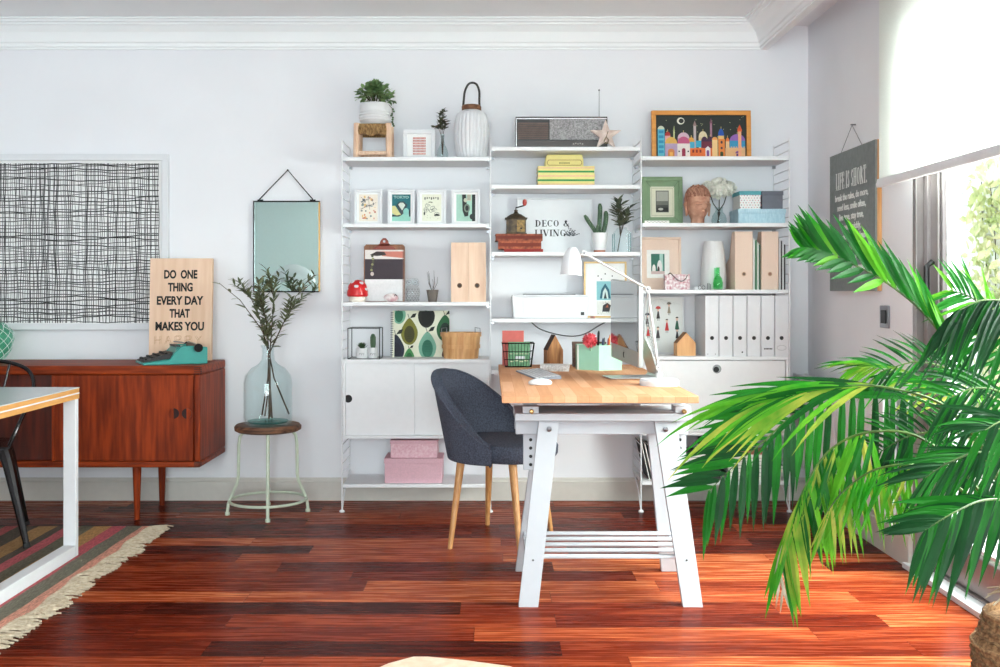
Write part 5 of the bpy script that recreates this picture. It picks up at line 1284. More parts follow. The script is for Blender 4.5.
pts=[]
A_,B_=LP(657,366,-.016),LP(646,318,-.016)
for i in range(60):
    t=i/59; p=A_.lerp(B_,t); pts.append((p.x+.004*math.cos(i*1.6),p.y+.004*math.sin(i*1.6),p.z))
b.tube(pts,.0013,4); b.tube([B_,LP(648.5,293,-.012)],.0015,4); b.build('spring',parent=dl)
for (px,py) in ((647.5,289),(584,253),(658,367)):
    b=MB().m(lw); p=LP(px,py); b.T=Matrix.Translation(p)@Matrix.Rotation(PI/2,4,'X'); b.lathe([(0,-.018),(.011,-.018),(.011,.018),(0,.018)],n=18); b.m(steel).lathe([(0,.018),(.005,.018),(.004,.023),(0,.024)],n=12); b.build('joint',parent=dl)
b=MB().m(lw).tube([LP(584,253),LP(577,254)],.005,8); b.build('neck',parent=dl)
p=LP(571,275); b=MB().m(white); b.T=Matrix.Translation(p)@Matrix.Rotation(.06,4,'Y'); q=W(10.8,LYd)
b.lathe([(q-.002,.0),(q,.0),(q*.97,.025),(q*.90,.055),(q*.72,.085),(q*.5,.103),(q*.42,.106),(q*.35,.112),(0,.114),(0,.110),(q*.4,.100),(q*.68,.083),(q*.86,.054),(q*.94,.025),(q-.002,0)],n=36); b.build('lamp_shade',parent=dl)
b=MB().m(mat('bulb_glass',(250,246,236),.3)); b.ball((p.x,p.y,p.z+.03),.02,8); b.build('bulb',parent=dl)
# ---- right bay
z=ZC['s1']
def art_domes(p,x0,x1,z0,z1,y):
    c=Cv(p,x0,x1,z0,z1,y); c.rect(0,1,0,1,(38,44,40)); r=random.Random(11)
    for k in range(26): c.ell(r.uniform(.03,.97),r.uniform(.45,.97),.0045,.009,(210,214,160),n=5)
    c.ell(.275,.86,.042,.085,(226,226,210)); c.ell(.282,.86,.028,.057,(38,44,40)); 
    def tower(u,w,h,col_,roof,cap=(230,200,150)):
        c.rect(u-w,u+w,0,h,col_); c.poly([(u-w*1.5,h),(u+w*1.5,h),(u,h+.13)],roof)
    def dome(u,w,h0,col_,wall,ht=.16,base=0):
        c.rect(u-w,u+w,base,h0,wall); c.ell(u,h0,w,ht,col_,0,180); c.rect(u-.003,u+.003,h0+ht,h0+ht+.05,(216,190,120))
    c.rect(.02,.095,0,.66,(96,186,206)); c.ell(.057,.66,.037,.08,(216,216,190),0,180)
    for i in range(5): 
        c.rect(.03,.085,.08+i*.12,.15+i*.12,(52,140,180))
    dome(.13,.03,.50,(180,50,50),(226,170,170),.1); tower(.20,.008,.62,(200,206,150),(150,160,110))
    dome(.305,.065,.44,(216,180,196),(180,140,170),.14)
    tower(.43,.014,.74,(196,180,180),(150,120,120)); dome(.52,.048,.46,(222,206,170),(214,190,150),.15); tower(.61,.011,.8,(170,120,140),(130,80,100))
    dome(.90,.085,.38,(150,100,180),(80,160,200),.16); c.rect(.82,.985,.22,.38,(60,150,190)); dome(.72,.032,.50,(34,90,170),(226,180,110),.17)
    c.poly([(.685,.50),(.755,.50),(.72,.68)],(30,80,170))
    c.rect(.10,.235,0,.31,(186,160,190)); c.ell(.167,.31,.067,.16,(226,176,90),0,180); c.ell(.167,.12,.036,.07,(214,130,70)); c.rect(.131,.203,0,.12,(214,130,70)); c.rect(.15,.185,0,.1,(240,180,90))
    dome(.39,.035,.35,(226,160,70),(70,170,200),.11); c.rect(.44,.50,.22,.38,(56,170,200)); 
    c.rect(.235,.375,0,.31,(238,226,220)); c.ell(.305,.31,.068,.17,(196,90,130),0,180); c.rect(.285,.325,0,.16,(150,40,70)); c.ell(.305,.16,.02,.04,(150,40,70),0,180); c.ell(.255,.12,.009,.02,(40,30,40)); c.ell(.355,.12,.009,.02,(40,30,40))
    for u in (.535,.60): dome(u,.036,.36,(66,34,66),(110,40,60),.12,.18)
    c.rect(.375,.62,0,.20,(226,110,50)); 
    for u in (.41,.45,.49): c.rect(u-.01,u+.01,.09,.16,(120,30,30))
    c.rect(.62,.68,0,.40,(240,200,140)); c.ell(.65,.40,.032,.07,(226,150,80),0,180)
    c.rect(.545,.60,0,.18,(236,226,226)); c.poly([(.54,.18),(.605,.18),(.572,.25)],(236,226,226)); c.rect(.558,.586,0,.12,(130,80,150)); c.ell(.572,.12,.014,.03,(130,80,150),0,180)
    c.rect(.69,.76,0,.42,(226,130,60)); c.ell(.725,.34,.012,.035,(50,40,60)); c.ell(.725,.2,.012,.03,(50,40,60)); c.rect(.708,.742,0,.08,(40,70,40)); c.ell(.725,.08,.017,.035,(40,70,40),0,180)
    c.rect(.765,.985,0,.20,(230,180,130)); 
    for k in range(8): c.rect(.77+k*.028,.784+k*.028,.20,.235,(230,180,130))
    c.rect(.885,.915,0,.06,(90,50,110)); c.ell(.90,.07,.025,.06,(130,80,140),0,180); tower(.925,.018,.64,(240,170,130),(216,84,40)); c.rect(.90,.95,.60,.64,(226,100,50))
    dome(.79,.02,.36,(226,120,60),(230,190,140),.09,.2)
frame_thing('framed_city_picture','ochre framed picture of a colourful night city of domes and towers','picture',652,751.5,110,z,5.42,.024,wood('ochre_frame',(222,150,66),(206,132,50),'x',5,.45),fl((40,44,40)),art_domes,lean=-.05,depth=.025)
z=ZC['s2']
gf=mat('sage_paint',(122,150,112),.5,var=.04)
def art_photo(p,x0,x1,z0,z1,y):
    c=Cv(p,x0,x1,z0,z1,y); cream=(222,220,198)
    c.rect(.13,.87,.10,.86,cream); c.rect(.16,.84,.13,.83,(196,192,168)); c.rect(.18,.82,.15,.81,cream); c.rect(.30,.70,.22,.76,(70,72,68)); c.rect(.32,.68,.5,.74,(170,170,160)); c.rect(.32,.68,.40,.5,(110,112,104)); c.rect(.32,.68,.24,.34,(40,42,40)); c.ell(.45,.30,.08,.03,(190,190,180))
    for a,b_ in (((0,0),(.16,.13)),((1,0),(.84,.13)),((0,1),(.16,.83)),((1,1),(.84,.83))): c.line([a,b_],.0012,(70,80,66))
gt=frame_thing('picture_frame','wide sage green frame around a small black and white photograph','picture',642.5,683,176.5,z,5.42,.022,gf,gf,art_photo,lean=-.05,depth=.02)
nt_=thing('script_card','small white card with handwriting in front of the sage green frame','card',(X(657,5.30),5.30,z+.0003),0,-.1)
MB().m(paper).box(-.065,.065,0,.002,0,.016).build('card_sheet',parent=nt_)
b=MB().m(fl((60,60,60))); b.tube([(-.055+i*.004,-.0008,.008+.003*math.sin(i*1.3)) for i in range(28)],.0007,4); b.build('handwriting',parent=nt_)
# buddha-like head
hd=thing('head_sculpture','terracotta coloured serene head sculpture with tight curled hair','sculpture',(X(697.5,5.35),5.35,z),math.radians(14))
clay=mat('terracotta_stone',(206,160,136),.75,rgb2=(172,118,96),scale=25,bump=.3)
b=MB().m(clay); n=36; m_=26; vs=[]; fs=[]
def headpt(a,t):  # a azimuth, face at -y ; t 0 neck .. 1 crown
    zz=t*.212
    # width profile
    key=[(0,.038),(.10,.037),(.17,.040),(.24,.050),(.34,.060),(.5,.067),(.65,.0675),(.78,.062),(.88,.050),(.94,.034),(.97,.024),(1,.004)]
    for k in range(len(key)-1):
        if key[k][0]<=t<=key[k+1][0]+1e-9: u=(t-key[k][0])/(key[k+1][0]-key[k][0]); w=key[k][1]+(key[k+1][1]-key[k][1])*u; break
    x=w*math.cos(a)*.92; y=w*math.sin(a)*1.08
    f=max(0,-math.sin(a))
    if .18<t<.7: y-= .010*f**3
    d=abs(x)
    def g(v,c_,s_): return math.exp(-((v-c_)/s_)**2)
    if f>0:
        y-= .030*g(x,0,.009)*g(zz,.083,.014)*f + .016*g(x,0,.007)*g(zz,.100,.016)*f      # nose
        y-= .011*g(x,0,.016)*g(zz,.060,.005)*f + .010*g(x,0,.012)*g(zz,.052,.004)*f + .008*g(x,0,.014)*g(zz,.040,.007)*f   # lips, chin
        y+= .013*(g(x,.026,.012)+g(x,-.026,.012))*g(zz,.106,.007)*f                    # eye sockets
        y-= .008*(g(x,.026,.012)+g(x,-.026,.012))*g(zz,.100,.005)*f                    # lids
        y-= .007*(g(x,.026,.018)+g(x,-.026,.018))*g(zz,.117,.004)*f                    # brows
    return (x,y,zz)
for i in range(61):
    for j in range(72): vs.append(headpt(2*PI*j/72,i/60))
for i in range(60):
    for j in range(72): fs.append((i*72+j,i*72+(j+1)%72,(i+1)*72+(j+1)%72,(i+1)*72+j))
fs.append(tuple(range(71,-1,-1))); b.add(vs,fs,True); b.build('face',parent=hd,angle=80)
b=MB().m(mat('terracotta_shaded_curls',(180,130,108),.8,rgb2=(140,92,74),scale=60))  # clay darkened here to stand for shade in the crevices between curls
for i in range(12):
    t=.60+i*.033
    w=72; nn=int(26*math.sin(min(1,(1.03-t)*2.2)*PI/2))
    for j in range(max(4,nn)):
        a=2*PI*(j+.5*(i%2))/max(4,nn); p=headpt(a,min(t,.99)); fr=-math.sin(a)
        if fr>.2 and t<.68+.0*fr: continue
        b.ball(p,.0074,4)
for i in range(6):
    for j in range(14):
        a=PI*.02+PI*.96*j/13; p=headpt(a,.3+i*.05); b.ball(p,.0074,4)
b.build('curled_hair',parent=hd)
for s in (-1,1):
    MB().m(clay).tube([(s*.064,.0,.118),(s*.071,.004,.108),(s*.068,.0,.085),(s*.066,-.002,.06),(s*.064,-.002,.046),(s*.060,0,.052)],[.005,.008,.0065,.006,.0065,.004],8).build('ear',parent=hd)
b=MB().m(fl((120,78,62)))
for s in (-1,1):
    pts=[]
    for k in range(7):
        x=s*(.012+k*.0045); zz=.100-.002*math.sin(PI*k/6); t=zz/.212
        a=-PI/2+math.asin(max(-1,min(1,x/(.0665*.92)))); q=headpt(a,t); pts.append((q[0],q[1]-.0008,q[2]))
    b.tube(pts,.0009,4)
b.build('eyelid_line',parent=hd)
# hydrangea vase
fv=thing('glass_vase','small clear glass vase holding white blooms between the head and blue boxes','vase',(X(719,5.46),5.46,z))
MB().m(gl_clear).lathe([(0,0),(.034,0),(.040,.012),(.042,.03),(.036,.055),(.022,.075),(.018,.09),(.024,.10),(.0225,.10),(.0165,.09),(.020,.075),(.034,.055),(.040,.03),(.037,.014),(0,.008)],n=28).build('glass_body',parent=fv)
hf=thing('white_flowers','three round white blooms on dark stems above the small glass vase','flowers',(X(719,5.46),5.46,z+.01))
pet=mat('cream_petal',(242,240,232),.8,rgb2=(222,222,208),scale=60)
for (dx,dy,dz,r) in ((.0,-.01,.195,.056),(-.06,.012,.20,.036),(.056,.012,.195,.040)):
    b=MB().m(pet)
    b.ball((dx,dy,dz),r*.78,8)
    for k in range(170):
        a=R.uniform(0,2*PI); u=R.uniform(-1,1); s_=math.sqrt(1-u*u); d=Vector((s_*math.cos(a),s_*math.sin(a),u)); t1=d.orthogonal().normalized()
        q=Matrix.Rotation(R.uniform(0,6.28),3,d)@t1; b.blade(Vector((dx,dy,dz))+d*r*.84,(q+d*.7),r*.42,r*.36,d,.5,2,.4)
    b.build('bloom',parent=hf)
    MB().m(fl((66,60,54))).tube([(dx*.1-.006,0,.0),(-dx*.1,.0,.06),(dx*.5,dy*.5,.11),(dx,dy,dz)],.0028,6).build('stem',parent=hf)
# blue boxes
lb_=mat('pale_blue_pattern',(190,218,230),.6,rgb2=(164,200,216),scale=50,stretch=(3,1,1))
t,H=lidbox('long pale blue patterned box under the two smaller boxes',738,786,208.8,z,5.30,.19,lb_,lb_,.3,rz=0)
dots=mat('dotted_paper',(232,234,232),.6,var=.0)
t,H2=lidbox('white box dotted in pink with a turquoise lid on the pale blue box',739.5,761.3,191,z+H+.0003,5.31,.16,dots,mat('turquoise_lid',(88,168,178),.6),.22)
b=MB(); 
for r in range(6):
    for k in range(8):
        b.m(fl([(196,120,140),(120,110,130),(226,160,170)][(r+k)%3])).disc(-.052+k*.0148+(r%2)*.006,-.0771,.008+r*.0125,.0032,7,.0004)
b.build('dot_pattern',parent=t)
lidbox('plain slate grey box beside the turquoise lidded one',761.8,783.5,191,z+H+.0003,5.31,.16,mat('slate_card',(108,112,124),.6),mat('slate_lid',(100,104,116),.6),.24)
# third shelf
z=ZC['s3']
def art_penguin(p,x0,x1,z0,z1,y):
    c=Cv(p,x0,x1,z0,z1,y); c.rect(.10,.74,.20,.78,(240,238,234)); c.rect(.22,.60,.30,.70,(50,112,96)); c.rect(.46,.56,.30,.70,(170,206,196)); c.ell(.30,.38,.05,.10,(236,234,230)); c.ell(.46,.43,.07,.14,(230,228,226)); c.ell(.43,.37,.03,.07,(60,50,50)); c.rect(.22,.6,.28,.34,(206,180,176))
frame_thing('picture_frame','peach framed picture with a small dark green and white scene','picture',641.5,681.5,237,z,5.44,.012,peach,peach,art_penguin,lean=-.05,depth=.02)
hb_=thing('handbag_box','white box printed with pink blossom and a black cord handle','box',(X(677.5,5.31),5.31,z))
MB().m(mat('blossom_paper',(242,238,238),.6,rgb2=(188,120,132),scale=70)).box(-.066,.066,0,.045,0,.082).build('box_body',parent=hb_,bevel=.001)
MB().m(black).tube(smooth([(-.05,-.003,.078),(-.04,-.006,.088),(-.02,-.006,.07),(.0,-.006,.052),(.02,-.006,.045),(.04,-.006,.055),(.052,-.004,.078)],4),.0022,5).build('cord_handle',parent=hb_)
rb=thing('ribbed_vase','tall white ribbed vase standing behind the green glass bottle','vase',(X(713.5,5.42),5.42,z))
vs=[];fs=[];pf_=[(0,0),(.058,0),(.066,.006),(.068,.07),(.063,.16),(.053,.245),(.048,.262),(.043,.262),(.045,.24),(0,.23)];n=96
for (r,zz) in pf_:
    for j in range(n): a=2*PI*j/n; rr=r*(1-.03*abs(math.sin(a*16))); vs.append((rr*math.cos(a),rr*math.sin(a),zz))
for i in range(len(pf_)-1):
    for j in range(n): fs.append((i*n+j,i*n+(j+1)%n,(i+1)*n+(j+1)%n,(i+1)*n+j))
MB().m(ceramic).add(vs,fs,True).build('vase_body',parent=rb,angle=50)
gbt=thing('green_bottle','small green glass bottle with two necks in front of the ribbed vase','bottle',(X(718,5.32),5.32,z))
MB().m(gl_green).lathe([(0,0),(.020,0),(.026,.01),(.027,.035),(.022,.06),(.010,.075),(.0085,.115),(.010,.118),(.007,.118),(.007,.075),(.019,.058),(.024,.035),(.022,.012),(0,.006)],n=24).build('glass_body',parent=gbt)
MB().m(gl_green).tube([(-.013,0,.055),(-.014,0,.08),(-.014,0,.116)],.0065,10).build('second_neck',parent=gbt)
ml=thing('word_ornament','low row of small metal and white letter shapes in front of the ribbed vase','ornament',(X(703.5,5.30),5.30,z))
b=MB().m(mat('pewter',(120,120,122),.35,metal=.7))
for k,x in enumerate((-.02,.0)): b.tube([(x+.008*math.cos(i*.5),-.0,.012+.010*math.sin(i*.5)) for i in range(13)],.0018,5)
b.tube([(.022,0,.0),(.022,0,.034),(.030,0,.034),(.030,0,.0)],.0025,5); b.tube([(.038,0,0),(.038,0,.03)],.0025,5)
b.build('metal_letters',parent=ml); MB().m(white).box(-.045,-.01,.004,.012,.0,.017).build('white_block',parent=ml,bevel=.001)
mag_file('magazine_file','peach card magazine file standing behind the palm tip, left of the green magazines',735,752.8,231.5,z,5.29,peach,Z(274,5.29),group='peach magazine files',ring=mat('tan_ring',(206,170,140),.5),hr=.009,holecol=(90,66,50))
mag_file('magazine_file','peach card magazine file right of the green magazines',761.5,778.5,231.5,z,5.29,peach,Z(274,5.29),group='peach magazine files',ring=mat('tan_ring',(206,170,140),.5),hr=.009,holecol=(150,110,90))
def upright(label,px,wpx,col_,h,group,zb,Y=5.31,dep=.2):
    t=thing('magazine',label,'magazine',(X(px,Y),Y,zb),group=group); w=W(wpx,Y)/2
    MB().m(fl(col_)).box(-w,w,0,dep,0,h).build('cover',parent=t); MB().m(paper).box(-w*.6,w*.6,.002,dep+.001,.002,h+.0006).build('pages',parent=t)
cols=[(238,238,236),(70,120,90),(206,214,206),(56,96,76)]
nm=['white magazine between the two peach files, touching the first','dark green magazine between the two peach files','grey-white magazine between the peach files','deepest green magazine, right before the second peach file']
for k in range(4): upright(nm[k],754+k*2,1.7,cols[k],.275-.012*k,'magazines between the peach files',z)
cols=[(236,236,238),(60,50,56),(230,230,232),(44,40,50)]
nm=['white upright magazine next to the second peach file','dark upright magazine, second after the peach file','white upright magazine between two dark ones at the shelf end','darkest upright magazine at the right end of the third shelf']
for k in range(4): upright(nm[k],780.0+k*1.55,1.4,cols[k],.27-.01*k,'magazines at the right shelf end',z,5.31)
# cabinet top C
z=ZC['cab']
def art_people(p,x0,x1,z0,z1,y):
    c=Cv(p,x0,x1,z0,z1,y); r=random.Random(4)
    def fig(u,v,s,cl,hd_=(40,36,36),hat=None):
        c.poly([(u-.05*s,v),(u+.05*s,v),(u+.015*s,v+.14*s),(u-.015*s,v+.14*s)],cl); c.ell(u,v+.16*s,.028*s,.028*s,(230,196,176),n=10); c.ell(u,v+.175*s,.032*s,.02*s,hd_,0,180,n=8)
        c.line([(u-.02*s,v),(u-.02*s,v-.04*s)],.002,(40,36,36)); c.line([(u+.02*s,v),(u+.02*s,v-.04*s)],.002,(40,36,36))
        if hat: c.ell(u,v+.18*s,.07*s,.05*s,hat,0,180)
    fig(.35,.62,1,(60,56,58),hat=(190,60,60)); fig(.64,.72,.9,(150,140,120),hat=(110,104,96)); fig(.58,.40,1.1,(200,50,52)); fig(.85,.42,1.2,(40,90,70)); fig(.85,.26,.9,(40,40,44)); fig(.34,.26,1.1,(70,66,70)); fig(.08,.30,1.0,(200,60,60)); fig(.06,.52,.9,(50,46,52),hat=(60,56,60))
    for k in range(7): c.line([(.3+k*.02,.98),(.1+k*.14,.88)],.001,(186,190,184))
frame_thing('picture_frame','white framed print of small figures in red, green and black costume','picture',644,684.5,296.5,z,5.47,.008,white,mat('print_grey',(226,228,226),.7,var=.01),art_people,lean=-.04,depth=.012)
house('small pale wooden house shaped block by the white magazine files',676.5,696.3,332.5,343,z,5.30,.05,wood('pale_beech',(222,170,118),(206,150,98),'z',5,.5),fl((146,104,70)),.16)
grp='white magazine files'
wl=['white magazine file with its side showing, first of the white row','white magazine file second in the white row, next to the one showing its side','white magazine file third in the white row, with a dark dot low on it','white magazine file fourth in the white row, with a plain front','white magazine file fifth in the white row, with small black writing on it','white magazine file at the right end of the white row, with an oval label']
edges=[705,719,733,747,761,774.8,788.4]
for k in range(6):
    t=mag_file('magazine_file',wl[k],edges[k]+.3,edges[k+1]-.3,295.5,z,5.262,white,Z(338,5.262),dep=.255 if k else .27,group=grp,hr=.0105,full=True)
    o=bpy.data.objects.get(t.name)
    if k==2: MB().m(fl((30,30,32))).disc(.012,-.0002,.022,.0045,10,.0006).build('dark_dot',parent=t)
    if k==4:
        b=MB().m(fl((60,60,64)))
        for q in range(6): b.box(-.02+q*.0075,-.0145+q*.0075,-.0008,-.0001,.036,.044)
        b.build('black_writing',parent=t)
    if k==5: MB().m(fl((170,172,176))).tube([(.024*math.cos(2*PI*i/24),-.0004,.045+.013*math.sin(2*PI*i/24)) for i in range(24)],.0009,4,closed=True).build('oval_label',parent=t)
    if k==0:
        b=MB().m(fl((150,150,154)))
        for q in range(2): b.disc(-.022+q*.04,-.0002,.012,.003,8,.0005)
        b.build('rivets',parent=t)
# magazines on the lowest right shelf
z=ZC['low']
def flat(label,px0,px1,z0,th,col_,Y,dep,group,rz=0):
    h=(X(px1,Y)-X(px0,Y))/2; t=thing('magazine',label,'magazine',(X((px0+px1)/2,Y),Y,z0),rz,group=group)
    MB().m(fl(col_)).box(-h,h,0,dep,0,.0012).box(-h,h,0,dep,th-.0012,th).box(-h,-h+.002,0,dep,.0012,th-.0012).build('cover',parent=t)
    MB().m(paper).box(-h+.0022,h-.002,.001,dep-.001,.0013,th-.0013).build('pages',parent=t)
words=['lowest','second','third','fourth','fifth','sixth','seventh','eighth','topmost']
zz=z; n=9
for k in range(n):
    th=R.uniform(.010,.019); c_=R.choice([(236,236,236),(190,196,196),(120,124,128),(226,220,210),(160,170,170)]) if k<8 else (60,58,60)
    flat('%s magazine of the left flat stack on the lowest right shelf'%words[k],672+R.uniform(0,3),706-R.uniform(0,3),zz,th,c_,5.27,.2,'magazines stacked left on the lowest right shelf'); zz+=th+.0002
zz=z; n=7
for k in range(n):
    th=R.uniform(.014,.022); c_=[(236,236,236),(70,70,74),(190,196,200),(90,96,100),(226,226,222),(130,134,136),(226,150,130)][k]
    flat('%s magazine of the right flat stack behind the palm'%(words[k] if k<6 else 'topmost, salmon coloured,'),727+R.uniform(0,4),784-R.uniform(0,4),zz,th,c_,5.27,.22,'magazines stacked behind the palm'); zz+=th+.0002
for k in range(7):
    t=thing('magazine',['first','second','third','fourth','fifth','sixth','seventh'][k]+' leaning dark magazine from the left on the lowest right shelf','magazine',(X(649+k*3.2,5.29)+.0,5.29,z+.0),0,0,-.22,group='dark magazines leaning on the lowest right shelf')
    h=.2-.006*k; MB().m(fl([(34,32,34),(206,206,206),(48,46,50),(30,30,32),(150,150,152),(40,38,40),(60,58,62)][k])).box(0,.006,0,.2,.0,h).build('cover',parent=t); MB().m(paper).box(.001,.005,-.0008,.199,.001,h+.001).build('pages',parent=t)
mr=thing('magazine_rack','dark slatted magazine rack on the lowest right shelf behind the palm','magazine rack',(X(713,5.28),5.28,z))
b=MB().m(mat('dark_slats',(44,40,40),.6)); 
b.box(-.038,.038,0,.2,0,.006).box(-.038,-.033,0,.2,.006,.20).box(.033,.038,0,.2,.006,.2).box(-.033,.033,.193,.2,.006,.2)
b.build('rack_box',parent=mr,bevel=.001)
for k in range(7): MB().m(mat('dark_slats',(44,40,40),.6)).box(-.038,.038,-.006,-.0005,.008+k*.027,.026+k*.027).build('front_slat',parent=mr,bevel=.001)
# ================================================================ potted palm
PY=2.75; PXc=X(1034,PY)
pa=thing('potted_palm','large arching palm in a woven belly basket by the glass door','plant',(PXc,PY,0))
base=Vector((PXc,PY,0))
pg=translucent('palm_leaf',(16,88,26),(36,124,34),.35,.35,4)
pl=translucent('palm_leaf_light',(40,146,28),(110,176,44),.4,.35,6)
pd=translucent('palm_leaf_dark',(10,48,24),(24,82,36),.3,.3,4)
pyl=translucent('palm_leaf_yellow',(84,150,36),(196,190,84),.4,.4,7)
dry=mat('dry_leaf',(206,196,176),.7,rgb2=(150,130,104),scale=20)
for q_ in (pg,pl,pd,pyl): q_.node_tree.nodes['Principled BSDF'].inputs['Specular IOR Level'].default_value=.22; q_.node_tree.nodes['Principled BSDF'].inputs['Roughness'].default_value=.45
rach=mat('palm_rachis',(92,122,52),.5,rgb2=(58,84,40),scale=12)
def frond(pts,n,t0,A,B,LA,LB,w,mats,droop=.5,seg=6,fan=.55,jit=.10,name='frond',r0=.006):
    P=[Vector((X(a,y),y,Z(b_,y)))-base for a,b_,y in pts]; P=smooth(P,6)
    b=MB().m(rach); k=len(P); b.tube(P,[r0*(1-.8*i/(k-1)) for i in range(k)],6)
    shape=lambda t: max(.04,(1-(2*t-.75)**2*.62) if t<.85 else (1-t)*3.3*.62) if t<1 else .02
    shp=lambda t: min(1,.35+3.2*t)*min(1,max(.03,(1-t)*2.3))
    for i in range(n):
        for sgn,(V,LL) in enumerate(((A,LA),(B,LB))):
            if V is None: continue
            t=t0+(1-t0)*(i+.5*sgn+R.uniform(-.2,.2))/n; t=min(.995,max(0,t)); u=t*(k-1); q=min(int(u),k-2); p=P[q].lerp(P[q+1],u-q); tg=(P[q+1]-P[q]).normalized()
            s=max(0,(t-t0)/(1-t0)); V_=V(s) if callable(V) else V; L_=(LL(s) if callable(LL) else LL*(.55+.45*math.sin(PI*min(1,.15+s*.85))))
            if L_<=.01: continue
            d=(Vector(V_).normalized()+tg*(fan*.5+fan*s*s)+Vector((R.uniform(-jit,jit),R.uniform(-jit,jit),R.uniform(-jit,jit))))
            m_=mats[min(len(mats)-1,int(R.random()*len(mats)))]; b.m(m_)
            b.blade(p,d,L_*R.uniform(.85,1.1),w*.60*R.uniform(.85,1.15),Vector((R.uniform(-.3,.3),-1,.25)),droop*R.uniform(.6,1.3),seg,.35,shp)
    b.build(name,parent=pa)
# upper arching frond
frond([(1026,604,2.75),(1016,520,2.75),(995,440,2.78),(968,379,2.8),(930,320,2.83),(887,283,2.86),(842,259,2.9),(820,251,2.93),(804,249,2.95)],28,.30,
      (lambda s:(-.36-.12*s,.05,1.0-.28*s)), (lambda s:(-.7,-.5,-.22)), (lambda s: .245-.17*s**2), (lambda s: 0 if s<.45 else .17-.07*s),.038,[pg,pg,pl],.06,6,.10,.04)
# long middle frond
frond([(1024,606,2.75),(1004,500,2.84),(965,425,2.95),(920,400,3.05),(880,390,3.1),(835,394,3.15),(795,414,3.15),(764,441,3.15),(735,465,3.15),(708,492,3.15)],25,.34,
      (lambda s:(-1,.1,.22-.15*s)), (lambda s:(-.05,-.15,-1)), (lambda s:.40-.25*s**1.5), (lambda s:.40-.20*s),.038,[pg,pd,pd,pg],.40,7,.10,.06)
# yellow tipped side frond lying over it
frond([(1024,606,2.75),(1000,480,2.8),(950,410,2.86),(890,388,2.9),(840,386,2.92),(800,394,2.93),(765,402,2.94)],15,.55,
      (lambda s:(-1,.1,.12)), (lambda s:(-1,.0,-.38)), (lambda s:.34), (lambda s:.36),.028,[pl,pyl,pg],.65,7,.1,.06)
# hanging light green frond
frond([(1026,606,2.75),(985,500,2.7),(925,440,2.72),(870,432,2.76),(830,450,2.8),(806,485,2.8),(792,520,2.8),(782,550,2.8)],24,.42,
      (lambda s:(-.30,0,-1)), (lambda s:(.22,-.1,-1)), (lambda s:.26-.06*s), (lambda s:.29-.08*s),.030,[pl,pl,pg,pg,pyl],.25,6,.1,.08)
frond([(792,520,2.8),(783,545,2.8),(778,570,2.8),(784,592,2.8)],9,.1,(-.3,0,-1),(.35,0,-1),.10,.11,.012,[dry],.2,4,.3,.1,'dry_frond_tip',.003)
frond([(1026,606,2.75),(990,520,2.66),(930,470,2.64),(880,468,2.66),(845,490,2.7),(825,515,2.7)],22,.45,
      (lambda s:(-.35,0,-1)), (lambda s:(.25,-.1,-1)), (lambda s:.20-.06*s), (lambda s:.22-.06*s),.018,[pl,pyl,pl],.3,6,.2,.12)
# back frond with pale tips against the wall
frond([(1028,604,2.8),(1012,480,2.95),(968,408,3.1),(930,382,3.2),(890,368,3.25),(858,366,3.3)],18,.45,
      (-.9,.1,.45),(-.8,-.3,-.3),.22,.20,.018,[pyl,pg,pl],.7,6,.3,.12)
frond([(1028,604,2.8),(1020,480,2.9),(1004,420,2.95),(965,378,3.0),(920,362,3.02),(880,372,3.05)],20,.4,(-.5,.1,.8),(-.5,-.3,-.6),.16,.18,.014,[pg,pd],.5,6,.3,.12)
# low dark frond reaching over the floor
frond([(1030,604,2.72),(1030,540,2.6),(1012,505,2.5),(985,500,2.45),(955,512,2.4),(925,530,2.38)],22,.40,
      (lambda s:(-1,.0,.10)),(lambda s:(-.35,-.1,-1)),.20,.25,.030,[pd,pd,pg],.30,6,.2,.08)
frond([(1030,604,2.72),(1035,520,2.6),(1018,470,2.52),(985,452,2.48),(950,462,2.46),(925,478,2.45)],20,.42,(-1,.0,.2),(-.5,-.1,-.8),.20,.20,.018,[pg,pd],.4,6,.3,.12)
# fronds at the right edge of the view
frond([(1036,604,2.7),(1062,450,2.6),(1055,350,2.5),(1020,308,2.45),(985,300,2.42),(960,310,2.4)],20,.45,(-.8,0,-.45),(-.6,-.3,-.8),.28,.26,.022,[pg,pd],.9,7,.2,.12)
frond([(1034,604,2.75),(1030,460,2.78),(1020,380,2.8),(1000,330,2.82),(975,300,2.84),(950,290,2.86)],18,.40,(-.2,0,1),(-.8,-.1,-.3),.15,.18,.018,[pg,pl],.4,6,.3,.15)
frond([(1034,604,2.75),(1040,500,2.7),(1030,430,2.6),(1005,395,2.55),(975,388,2.52),(950,398,2.5)],20,.40,(-.7,0,.6),(-.6,-.1,-.8),.20,.24,.018,[pd,pg],.6,6,.3,.15)
frond([(1034,604,2.75),(1022,500,2.85),(990,450,2.95),(950,432,3.0),(910,436,3.02),(880,452,3.05)],22,.35,(-.5,.1,.8),(-.3,-.1,-1),.17,.20,.016,[pd,pg,pg],.6,6,.3,.15)
frond([(1034,604,2.75),(1026,520,2.95),(1000,478,3.1),(968,462,3.15),(935,470,3.2)],18,.35,(-.6,.1,.7),(-.4,-.1,-1),.18,.18,.016,[pd,pg],.6,6,.3,.18)
frond([(1036,604,2.75),(1050,500,2.5),(1040,440,2.4),(1010,420,2.35),(985,430,2.32)],18,.4,(-.8,.1,.3),(-.5,-.1,-.9),.20,.22,.020,[pd,pg],.7,6,.3,.15)
